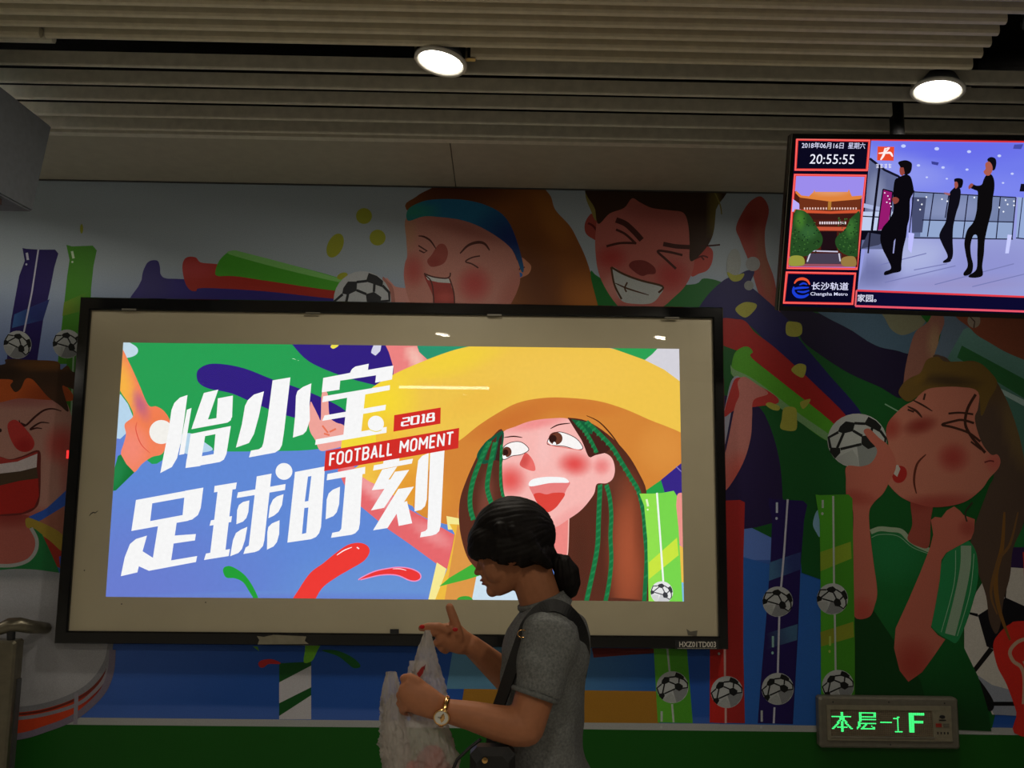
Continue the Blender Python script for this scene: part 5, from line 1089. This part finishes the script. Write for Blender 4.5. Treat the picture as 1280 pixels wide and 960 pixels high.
# head frame: ear origin, forward and up
th = math.radians(22)
HU = Vector((-math.sin(th), 0, math.cos(th))); HF = Vector((-math.cos(th), 0, -math.sin(th))); HS = HU.cross(HF).normalized()
yawh = Matrix.Rotation(math.radians(-7), 3, 'Z'); HU, HF, HS = yawh@HU, yawh@HF, yawh@HS
HO = P(654, 730); hs = .96
def H(f, s, u): return HO + (HF*f + HS*s + HU*u)*hs
def section(mb, rows, n=24, pw=2.3):
    vs_, fs = [], []
    for (u, f, b, w_) in rows:
        for i in range(n):
            a = 2*PI*i/n; ca, sa = math.cos(a), math.sin(a); ex = 2/pw
            X = math.copysign(abs(ca)**ex, ca); Y = math.copysign(abs(sa)**ex, sa)
            c = (f+b)/2; h = (f-b)/2; ww = w_*(1 if X < 0 else 1-.18*X*X)
            vs_.append(H(c+h*X, ww*Y, u))
    for k in range(len(rows)-1):
        for i in range(n): fs.append((k*n+i, k*n+(i+1) % n, (k+1)*n+(i+1) % n, (k+1)*n+i))
    fs += [tuple(range(n)), tuple((len(rows)-1)*n+i for i in range(n))]
    return mb.add(vs_, fs)
hd = [(-.006, .066, .035, .018), (.0, .076, .0, .032), (.012, .082, -.025, .042), (.03, .083, -.05, .052), (.05, .083, -.072, .060), (.07, .083, -.085, .066), (.095, .082, -.094, .071), (.12, .080, -.096, .072), (.145, .066, -.096, .072), (.165, .048, -.088, .064), (.18, .025, -.072, .05), (.19, .0, -.045, .03)]
B = MB(); section(B, hd)
# nose, lips, chin, brow, cheeks, ears
B.add([H(.080, 0, .103), H(.076, .012, .085), H(.076, -.012, .085), H(.104, .0, .070), H(.080, .017, .060), H(.080, -.017, .060), H(.086, 0, .055), H(.05, 0, .08)],
      [(0, 1, 3), (0, 3, 2), (1, 4, 3), (2, 3, 5), (4, 6, 3), (5, 3, 6), (0, 7, 1), (0, 2, 7), (1, 7, 4), (2, 5, 7), (4, 7, 6), (5, 6, 7)])
hax = (HF, HS, HU)
B.ell(H(.095, 0, .067), (.010, .009, .0085), hax); B.ell(H(.083, .011, .062), (.009, .007, .006), hax); B.ell(H(.083, -.011, .062), (.009, .007, .006), hax)
B.ell(H(.083, 0, .045), (.0115, .023, .0060), hax); B.ell(H(.082, 0, .035), (.0115, .020, .006), hax); B.ell(H(.078, 0, .012), (.014, .022, .015), hax); B.ell(H(.080, 0, .054), (.010, .014, .010), hax)
for s in (-1, 1):
    B.ell(H(.042, s*.036, .062), (.032, .024, .036), hax); B.ell(H(.072, s*.031, .110), (.012, .020, .007), hax); B.ell(H(.069, s*.031, .097), (.011, .015, .010), hax)
    B.ell(H(-.004, s*.070, .085), (.017, .007, .029), hax); B.ell(H(-.006, s*.072, .066), (.010, .006, .012), hax)
# neck, torso, hips, legs as one body
SH = P(694, 778)                       # shoulder centre line
neck0 = H(-.030, 0, .05); neck1 = P(676, 752); neck2 = P(686, 772)
B.tube([neck0, neck1, neck2], [.050, .050, .062], n=20, cap=True)
def tor(grow=0.0, y1=None):
    rows = [  # px centre, py, half depth (m, along x), half width (m, along y)
        (684, 757, .050, .070), (688, 772, .078, .135), (686, 790, .092, .165), (681, 815, .096, .170), (679, 845, .096, .162),
        (677, 880, .094, .150), (677, 915, .091, .142), (678, 950, .094, .146), (686, 985, .108, .160), (688, 1015, .112, .168), (688, 1045, .105, .165)]
    return [(P(x, y), (d+grow), (w_+grow)) for x, y, d, w_ in rows]
def loft(mb, rows, n=28, pw=2.2):
    vs_, fs = [], []
    for (c, d, w_) in rows:
        for i in range(n):
            a = 2*PI*i/n; ca, sa = math.cos(a), math.sin(a); ex = 2/pw
            vs_.append(c + X_*(d*math.copysign(abs(ca)**ex, ca)) + Y_*(w_*math.copysign(abs(sa)**ex, sa)))
    for k in range(len(rows)-1):
        for i in range(n): fs.append((k*n+i, k*n+(i+1) % n, (k+1)*n+(i+1) % n, (k+1)*n+i))
    fs += [tuple(range(n)), tuple((len(rows)-1)*n+i for i in range(n))]
    return mb.add(vs_, fs)
loft(B, tor(-.010))
hip = P(688, 1035)
for s, dx in ((-1, .10), (1, -.14)):
    y = PY+s*.085; B.tube([Vector((hip.x, y, hip.z-.07)), Vector((hip.x-.01+dx*.3, y, .52)), Vector((hip.x+.02+dx, y, .30)), Vector((hip.x+.02+dx*1.1, y, .08))], [.088, .060, .055, .038], n=16)
    B.tube([Vector((hip.x+.03+dx*1.1, y, .05)), Vector((hip.x-.10+dx*1.1, y, .035)), Vector((hip.x-.15+dx*1.1, y, .028))], [.04, .034, .024], n=14)
# near (left) arm, far (right) arm
def Pl(*a): return P(*a)
nS, nE, nW = P(690, 796, 1.85), P(657, 908, 1.81), P(556, 888, 1.80)
B.tube([nS, nS.lerp(nE, .5), nE], [.046, .043, .040], n=18); B.tube([nE, P(645, 908, 1.81), nE.lerp(nW, .35)+Vector((0, 0, -.004)), nE.lerp(nW, .7), nW], [.040, .040, .036, .029, .0235], n=18)
fS, fE, fW = P(690, 796, 2.155), P(660, 868, 2.10), P(588, 806, 1.98)
B.tube([fS, fS.lerp(fE, .5), fE], [.052, .046, .042], n=18); B.tube([fE, fE.lerp(fW, .3), fE.lerp(fW, .7), fW], [.042, .039, .030, .0235], n=18)
# near hand: a loose fist round the handles, back of the hand to the camera
HY = 1.79
B.tube([nW, P(543, 882, HY), P(527, 874, HY), P(514, 866, HY)], [.024, .028, .033, .028], n=18, flat=.62, ref=Z_)
def finger(mb, pts, r=.0088): mb.tube(pts, [r*1.12, r*1.05, r, r*.9][:len(pts)] if len(pts) <= 4 else [r*1.12, r*1.08, r, r*.95, r*.85], n=12)
for k, (x, y, cx) in enumerate(((513, 856, 504), (509, 866, 500), (508, 876, 500), (510, 885, 503))):
    r = (.0092, .0095, .0090, .0080)[k]
    finger(B, [P(x+8, y+1, HY+.006), P(x-3, y-1, HY-.003), P(cx, y+3, HY+.012), P(cx+4, y+6, HY+.032), P(cx+11, y+6, HY+.036)], r)
finger(B, [P(530, 860, HY+.01), P(521, 852, HY+.004), P(512, 847, HY+.004), P(505, 848, HY+.010)], .0105)
# far hand: index pinching the handle, thumb raised
HF2 = 1.95
B.tube([fW, P(578, 803, 1.965), P(568, 797, 1.96), P(558, 794, HF2)], [.0235, .028, .033, .028], n=18, flat=.6, ref=Z_)
finger(B, [P(574, 798, HF2), P(571, 784, HF2-.004), P(566, 770, HF2-.004), P(562, 759, HF2-.002)], .0108)
finger(B, [P(560, 788, HF2-.012), P(548, 783, HF2-.018), P(537, 783, HF2-.02), P(527, 785, HF2-.018)], .0092)
finger(B, [P(560, 794, HF2-.005), P(549, 789, HF2-.012), P(541, 791, HF2-.018), P(535, 788, HF2-.02)], .009)
finger(B, [P(562, 800, HF2), P(551, 798, HF2-.010), P(545, 803, HF2-.006), P(550, 807, HF2+.004)], .009)
finger(B, [P(566, 806, HF2+.004), P(556, 806, HF2-.004), P(551, 811, HF2), P(557, 814, HF2+.008)], .008)
skin = B.remesh('body', M['skin'], body, voxel=.0032, smooth=3)
# lips, closed eyes, brows
m = MB(); m.ell(H(.0865, 0, .0455), (.0105, .021, .0040), hax, 20, 10); m.ell(H(.0855, 0, .0360), (.0105, .018, .0046), hax, 20, 10); m.build('lips', M['lips'], body, True)
for s in (-1, 1):
    m = MB(); m.tube([H(.0775-abs(t)*.16*abs(t)*10, s*(.031+t), .0935+abs(t)*.1) for t in (-.014, -.007, 0, .007, .014)], [.0006, .0013, .0015, .0013, .0006], n=6); m.build('eyelashes', M['hair'], body, True)
    m = MB(); m.tube([H(.083-max(0, t)*.35, s*(.031+t), .116+.003*math.cos(t*80)) for t in (-.017, -.006, .006, .019)], [.001, .0024, .0022, .0008], n=6); m.build('eyebrow', M['hair'], body, True)
for c0, ax_ in ((P(527.5, 783.5, HF2-.027), 0), (P(569, 787, HF2-.034), 0)):
    m = MB(); m.ell(c0, (.0062, .0022, .0046) if not ax_ else (.0046, .0022, .0066), None, 12, 8); m.build('fingernail', M['nail'], body, True)
# hair: full cap with a fringe, ridged into strands
def strand(co, nn):
    r = (co-HO)/hs; f, s, u = r.dot(HF), r.dot(HS), r.dot(HU)
    a = math.atan2(s, u-.10+.0001) if abs(s)+abs(u-.1) > 1e-6 else 0
    v = math.sin(a*46+3*math.sin(f*30))*.5+math.sin(a*21+f*25+1)*.5
    k = noise.noise(co*26)*.0032
    return nn*(v*.0011+k)
h = MB()
pax = (HF, HS, HU)
h.ell(P(642, 668), (.099, .084, .090), (X_, Y_, Z_), 28, 18)
h.ell(P(652, 672), (.076, .087, .080), (X_, Y_, Z_), 24, 16)
h.ell(P(611, 672), (.052, .070, .044), (Vector((.92, 0, .38)), Y_, Vector((-.38, 0, .92))), 22, 14)
h.ell(P(602, 684), (.036, .060, .030), (Vector((.8, 0, .6)), Y_, Vector((-.6, 0, .8))), 20, 12)
h.ell(P(672, 690), (.040, .074, .034), (X_, Y_, Z_), 20, 12)
for s in (-1, 1):
    yy = PY+s*.074
    h.tube([P(640, 660, yy), P(650, 685, yy), P(655, 702, yy+s*.002)], [.014, .013, .005], n=12)
    h.tube([P(660, 670, yy), P(672, 695, yy), P(686, 706, PY+s*.045)], [.016, .016, .011], n=12)
    h.tube([P(625, 660, yy), P(632, 682, yy-s*.002), P(641, 700, yy+s*.001)], [.014, .012, .005], n=12)
    h.tube([P(610, 668, PY+s*.055), P(613, 686, PY+s*.062), P(620, 701, PY+s*.064)], [.014, .011, .004], n=12)
h.tube([P(676, 690), P(688, 700), P(694, 702)], [.034, .026, .019], n=16)
for s in (-1, 1):
    for k in range(15):
        x0 = 600+k*4.2; yb = 694+9*math.sin((x0-596)/62*PI*.55)+random.uniform(-2, 4); yy = PY+s*(.050+.028*min(1, k/5))
        h.tube([P(x0+3, yb-22, yy), P(x0+1, yb-10, yy+s*.003), P(x0-1+random.uniform(-2, 2), yb+2, yy+s*.001)], [.011, .009, .0028], n=8)
h.ell(P(650, 686), (.032, .080, .026), (X_, Y_, Z_), 20, 12)
hair = h.remesh('hair', M['hair'], body, voxel=.0034, smooth=6, disp=strand)
pt = MB(); pt.tube([P(692, 701), P(702, 705), P(708, 716), P(711, 730), P(710, 742), P(707, 748)], [.017, .026, .031, .029, .019, .006], n=20)
def ps(co, nn): return nn*(math.sin(math.atan2(co.y-PY, co.x-P(706, 720).x)*16+co.z*30)*.0012+noise.noise(co*30)*.003)
pt.remesh('ponytail', M['hair'], hair, voxel=.0032, smooth=3, disp=ps)
m = MB()
for k in range(3):
    c0 = P(686+k*2.2, 709+k*8, PY-.012-.0*k); m.ell(c0, (.0065, .005, .0075-k*.001), None, 12, 8)
tie = m.build('hair_tie', M['gold'], hair, True); tie['label'] = 'gold beaded hair tie'
# t-shirt
S = MB(); loft(S, tor(.004))
S.tube([P(692, 780, 2.0-.10), nS+Vector((0, .012, .0)), nS.lerp(nE, .35), nS.lerp(nE, .66)+Vector((.002, 0, 0))], [.062, .067, .056, .050], n=20, cap=False)
S.tube([P(690, 780, 2.0+.10), fS+Vector((0, -.012, 0)), fS.lerp(fE, .35), fS.lerp(fE, .72)], [.060, .064, .060, .058], n=20, cap=False)
S.tube([P(678, 751), P(684, 765)], [.058, .07], n=22, cap=False)
def folds(co, nn):
    d = math.sin(co.z*60+co.x*55+noise.noise(co*6)*4)*.0022+noise.noise(co*11)*.007
    return nn*d
shirt = S.remesh('t_shirt', M['shirt'], body, voxel=.006, smooth=4, disp=folds)
# sleeve hem and neck rib
def ringtube(name, c, ax0, ax1, r0, r1, t, mat, par):
    m = MB(); n = 36; pts = [c+ax0*(r0*math.cos(2*PI*i/n))+ax1*(r1*math.sin(2*PI*i/n)) for i in range(n)]
    vs_, fs = [], []
    for i, p in enumerate(pts):
        o = (p-c).normalized(); up = ax0.cross(ax1).normalized()
        for k in range(6): a = 2*PI*k/6; vs_.append(p+o*(t*.6*math.cos(a))+up*(t*math.sin(a)))
    for i in range(n):
        for k in range(6): fs.append((i*6+k, i*6+(k+1) % 6, ((i+1) % n)*6+(k+1) % 6, ((i+1) % n)*6+k))
    m.add(vs_, fs); return m.build(name, mat, par, True)
nd = (nE-nS).normalized(); sx = nd.cross(Y_).normalized()
ringtube('sleeve_hem', nS.lerp(nE, .655), sx, nd.cross(sx), .0495, .0495, .006, M['shirt_rib'], shirt)
nk = (P(678, 748)-P(684, 765)).normalized(); nx = nk.cross(Y_).normalized()
ringtube('neck_rib', P(677, 750.5), nx, Y_, .056, .056, .0075, M['shirt_rib'], shirt)
# trousers and shoes (below the picture)
Tt = MB(); loft(Tt, [(P(688, 1000), .104, .158), (P(688, 1030), .118, .172), (P(688, 1062), .10, .165)])
for s, dx in ((-1, .10), (1, -.14)):
    y = PY+s*.085; Tt.tube([Vector((hip.x, y, hip.z-.01)), Vector((hip.x-.01+dx*.3, y, .52)), Vector((hip.x+.02+dx, y, .30)), Vector((hip.x+.02+dx*1.1, y, .10))], [.098, .074, .068, .058], n=18, cap=False)
Tt.remesh('trousers', M['trousers'], body, voxel=.009, smooth=3)
for s, dx in ((-1, .10), (1, -.14)):
    y = PY+s*.085; m = MB(); m.tube([Vector((hip.x+.055+dx*1.1, y, .048)), Vector((hip.x-.04+dx*1.1, y, .048)), Vector((hip.x-.12+dx*1.1, y, .042)), Vector((hip.x-.16+dx*1.1, y, .034))], [.046, .046, .042, .030], n=16); 
    m.remesh('shoe', M['leather'], body, voxel=.006, smooth=2)

# ---- wristwatch
wd = (nE-nW).normalized(); wc = P(554, 889, 1.80); watch = empty('wristwatch', wc, 'gold wristwatch with pale dial on the woman\'s wrist', 'watch')
fc = (Vector((-.05, -1, -.18))).normalized(); wx = (wd-fc*wd.dot(fc)).normalized(); wz = fc.cross(wx)
cc = wc+fc*.0265
m = MB(); m.lathe([(.0145, 0), (.0172, .002), (.0172, .0055), (.0152, .0072), (.0142, .0066), (.0142, .003), (1e-7, .003)], cc-fc*.002, (wx, wz, fc), 32); m.build('case', M['gold'], watch, True)
m = MB(); m.lathe([(.0143, .0045), (1e-7, .0046)], cc-fc*.0005, (wx, wz, fc), 28); dial = m.build('dial', M['dial'], watch)
m = MB(); m.tube([cc+fc*.0052, cc+fc*.0052+wz*.010+wx*.002], .0005, n=5); m.tube([cc+fc*.0052, cc+fc*.0052-wx*.007], .0006, n=5); m.build('watch_hands', M['matte_black'], dial)
ringr = ringtube('strap', wc+wd*.002, fc, wz, .0285, .0285, .0065, M['gold'], watch)

# ---- shoulder bag: strap over the near shoulder, black bag at the hip
hbag = empty('shoulder_bag', P(615, 960, 1.86), 'small black leather shoulder bag hanging at the woman\'s waist', 'bag')
def ribbon(name, pts, wdt, nrmf, par, mat, t=.0025):
    PP = [Vector(p) for p in pts]; Q = []
    n = len(PP)
    for i in range(n-1):
        p0, p1, p2, p3 = PP[max(i-1, 0)], PP[i], PP[i+1], PP[min(i+2, n-1)]
        for j in range(6):
            u = j/6; Q.append(.5*((2*p1)+(p2-p0)*u+(2*p0-5*p1+4*p2-p3)*u*u+(3*p1-p0-3*p2+p3)*u**3))
    Q.append(PP[-1]); vs_, fs = [], []
    for i, p in enumerate(Q):
        tt = (Q[min(i+1, len(Q)-1)]-Q[max(i-1, 0)]).normalized(); nn = nrmf(p); nn = (nn-tt*nn.dot(tt)).normalized(); w2 = tt.cross(nn)
        vs_ += [p+w2*wdt/2-nn*t, p-w2*wdt/2-nn*t, p-w2*wdt/2+nn*t, p+w2*wdt/2+nn*t]
    for i in range(len(Q)-1):
        for k in range(4): fs.append((i*4+k, i*4+(k+1) % 4, i*4+4+(k+1) % 4, i*4+4+k))
    fs += [(0, 1, 2, 3), tuple(len(vs_)-4+k for k in range(4))]
    return mesh(name, vs_, fs, mat, par)
tc_ = P(685, 850)
def outw(p): v = p-Vector((tc_.x, PY, min(p.z, P(690, 800).z))); return v.normalized()
ribbon('strap', [P(727, 850, 1.93), P(731, 815, 1.90), P(726, 786, 1.87), P(712, 766, 1.845), P(694, 757, 1.84), P(676, 762, 1.845), P(660, 780, 1.845), P(652, 800, 1.85), P(640, 835, 1.855), P(628, 870, 1.86), P(618, 900, 1.865), P(614, 935, 1.865)], .028, outw, hbag, M['leather'])
rr = P(653, 792, 1.835); ringtube('strap_ring', rr, X_, Z_, .010, .008, .002, M['gold'], hbag)
m = MB(); bo = P(588, 1040, 1.775); bax = (Vector((.97, .05, .0)), Y_, Z_)
m.box((0, 0, 0), (.088, .06, .155), ax=bax, org=bo, bev=.016); m.build('bag_body', M['leather'], hbag)
m = MB(); m.box((-.004, -.005, .085), (.092, .052, .161), ax=bax, org=bo, bev=.014); m.build('bag_flap', M['leather'], hbag)
m = MB(); m.tube([P(600, 925, 1.80), P(588, 934, 1.79), P(572, 949, 1.78), P(566, 962, 1.78)], .0035, n=8); m.build('bag_handle', M['leather'], hbag, True)
m = MB(); m.lathe([(.006, 0), (.006, .003), (1e-7, .004)], P(606, 950, 1.766), (X_, Z_, Vector((0, -1, 0))), 16); m.build('clasp', M['gold'], hbag)

# ---- plastic carrier bag
BY = 1.845
cb = empty('carrier_bag', P(525, 1000, BY), 'thin white plastic carrier bag held in both of the woman\'s hands', 'bag')
def sheet(name, rows, nseg=150, par=cb, seed=0, amp=.006, close=True):
    vs_, fs = [], []
    for k, (xl, xr, y, dpt) in enumerate(rows):
        for i in range(nseg):
            a = 2*PI*i/nseg; xm, h = (xl+xr)/2, (xr-xl)/2
            p = P(xm+h*math.cos(a), y, BY)+Y_*(dpt*math.sin(a))
            e = amp*(k/len(rows)*.9+.35)
            o = Vector((math.cos(a), math.sin(a), 0)); kk = k*10.0/len(rows); q1 = Vector((math.cos(a)*2.4+seed, math.sin(a)*2.4, kk*.35)); q2 = Vector((math.cos(a)*7+seed, math.sin(a)*7+kk*.3, kk*.9)); f = 1.0*noise.noise(q1)+1.1*(.4-abs(noise.noise(q2))*1.8)+.5*(.3-abs(noise.noise(q2*2.1))*1.6)
            vs_.append(p+o*(e*f*2))
    for k in range(len(rows)-1):
        for i in range(nseg): fs.append((k*nseg+i, k*nseg+(i+1) % nseg, (k+1)*nseg+(i+1) % nseg, (k+1)*nseg+i))
    fs.append(tuple((len(rows)-1)*nseg+i for i in range(nseg)))
    return mesh(name, vs_, fs, M['plastic'], par, True)
def rows_(keys, n=26):
    out = []
    for j in range(n):
        y = keys[0][2]+(keys[-1][2]-keys[0][2])*j/(n-1)
        for a, b in zip(keys[:-1], keys[1:]):
            if a[2] <= y <= b[2]+1e-6:
                u = (y-a[2])/(b[2]-a[2]); out.append((a[0]+(b[0]-a[0])*u, a[1]+(b[1]-a[1])*u, y, a[3]+(b[3]-a[3])*u)); break
    return out
sheet('bag_body', rows_([(490, 522, 868, .012), (482, 545, 885, .030), (480, 560, 910, .055), (478, 570, 945, .070), (478, 576, 985, .078), (480, 576, 1025, .080), (488, 568, 1050, .065)], 90), seed=1)
sheet('raised_handle', rows_([(531, 537, 788, .004), (526, 541, 802, .008), (519, 546, 822, .012), (514, 552, 845, .016), (512, 560, 870, .022), (515, 567, 900, .03)], 50), seed=4, amp=.004, nseg=64)
sheet('gathered_handle', rows_([(483, 494, 840, .008), (481, 497, 850, .012), (478, 500, 866, .015), (476, 504, 884, .018), (477, 508, 915, .024), (478, 512, 960, .03)], 60), seed=7, amp=.006, nseg=70)
sheet('folded_edge', rows_([(512, 536, 826, .006), (510, 534, 836, .009), (508, 524, 850, .010)], 10), seed=9, amp=.003, nseg=24)
for k, (x, y, rx, rz) in enumerate(((518, 978, .032, .046), (540, 948, .030, .032), (553, 968, .026, .034))):
    m = MB(); m.ell(P(x, y, BY), (rx, .035, rz), None, 18, 12)
    for v in m.v: v.y -= .015
    o = m.build('wrapped_food', M['red_item'], None, True)
    for v in o.data.vertices: v.co += v.normal*noise.noise(v.co*30)*.006
    tag(o, ['dark red package low at the left inside the carrier bag', 'dark red package highest inside the carrier bag', 'dark red package lowest at the right inside the carrier bag'][k], 'package')

# red print showing on the folded handle
rp = Art(lambda x, y: at(x, y, BY-.022), ZN, 1.0, .8)
rp.poly([(521, 842), (527, 834), (531, 832), (529, 841), (524, 848)], (150, 30, 30)); rp.poly([(529, 834), (532, 830), (531, 838)], (120, 40, 40))
rp.build('red_print', M['print'], cb)
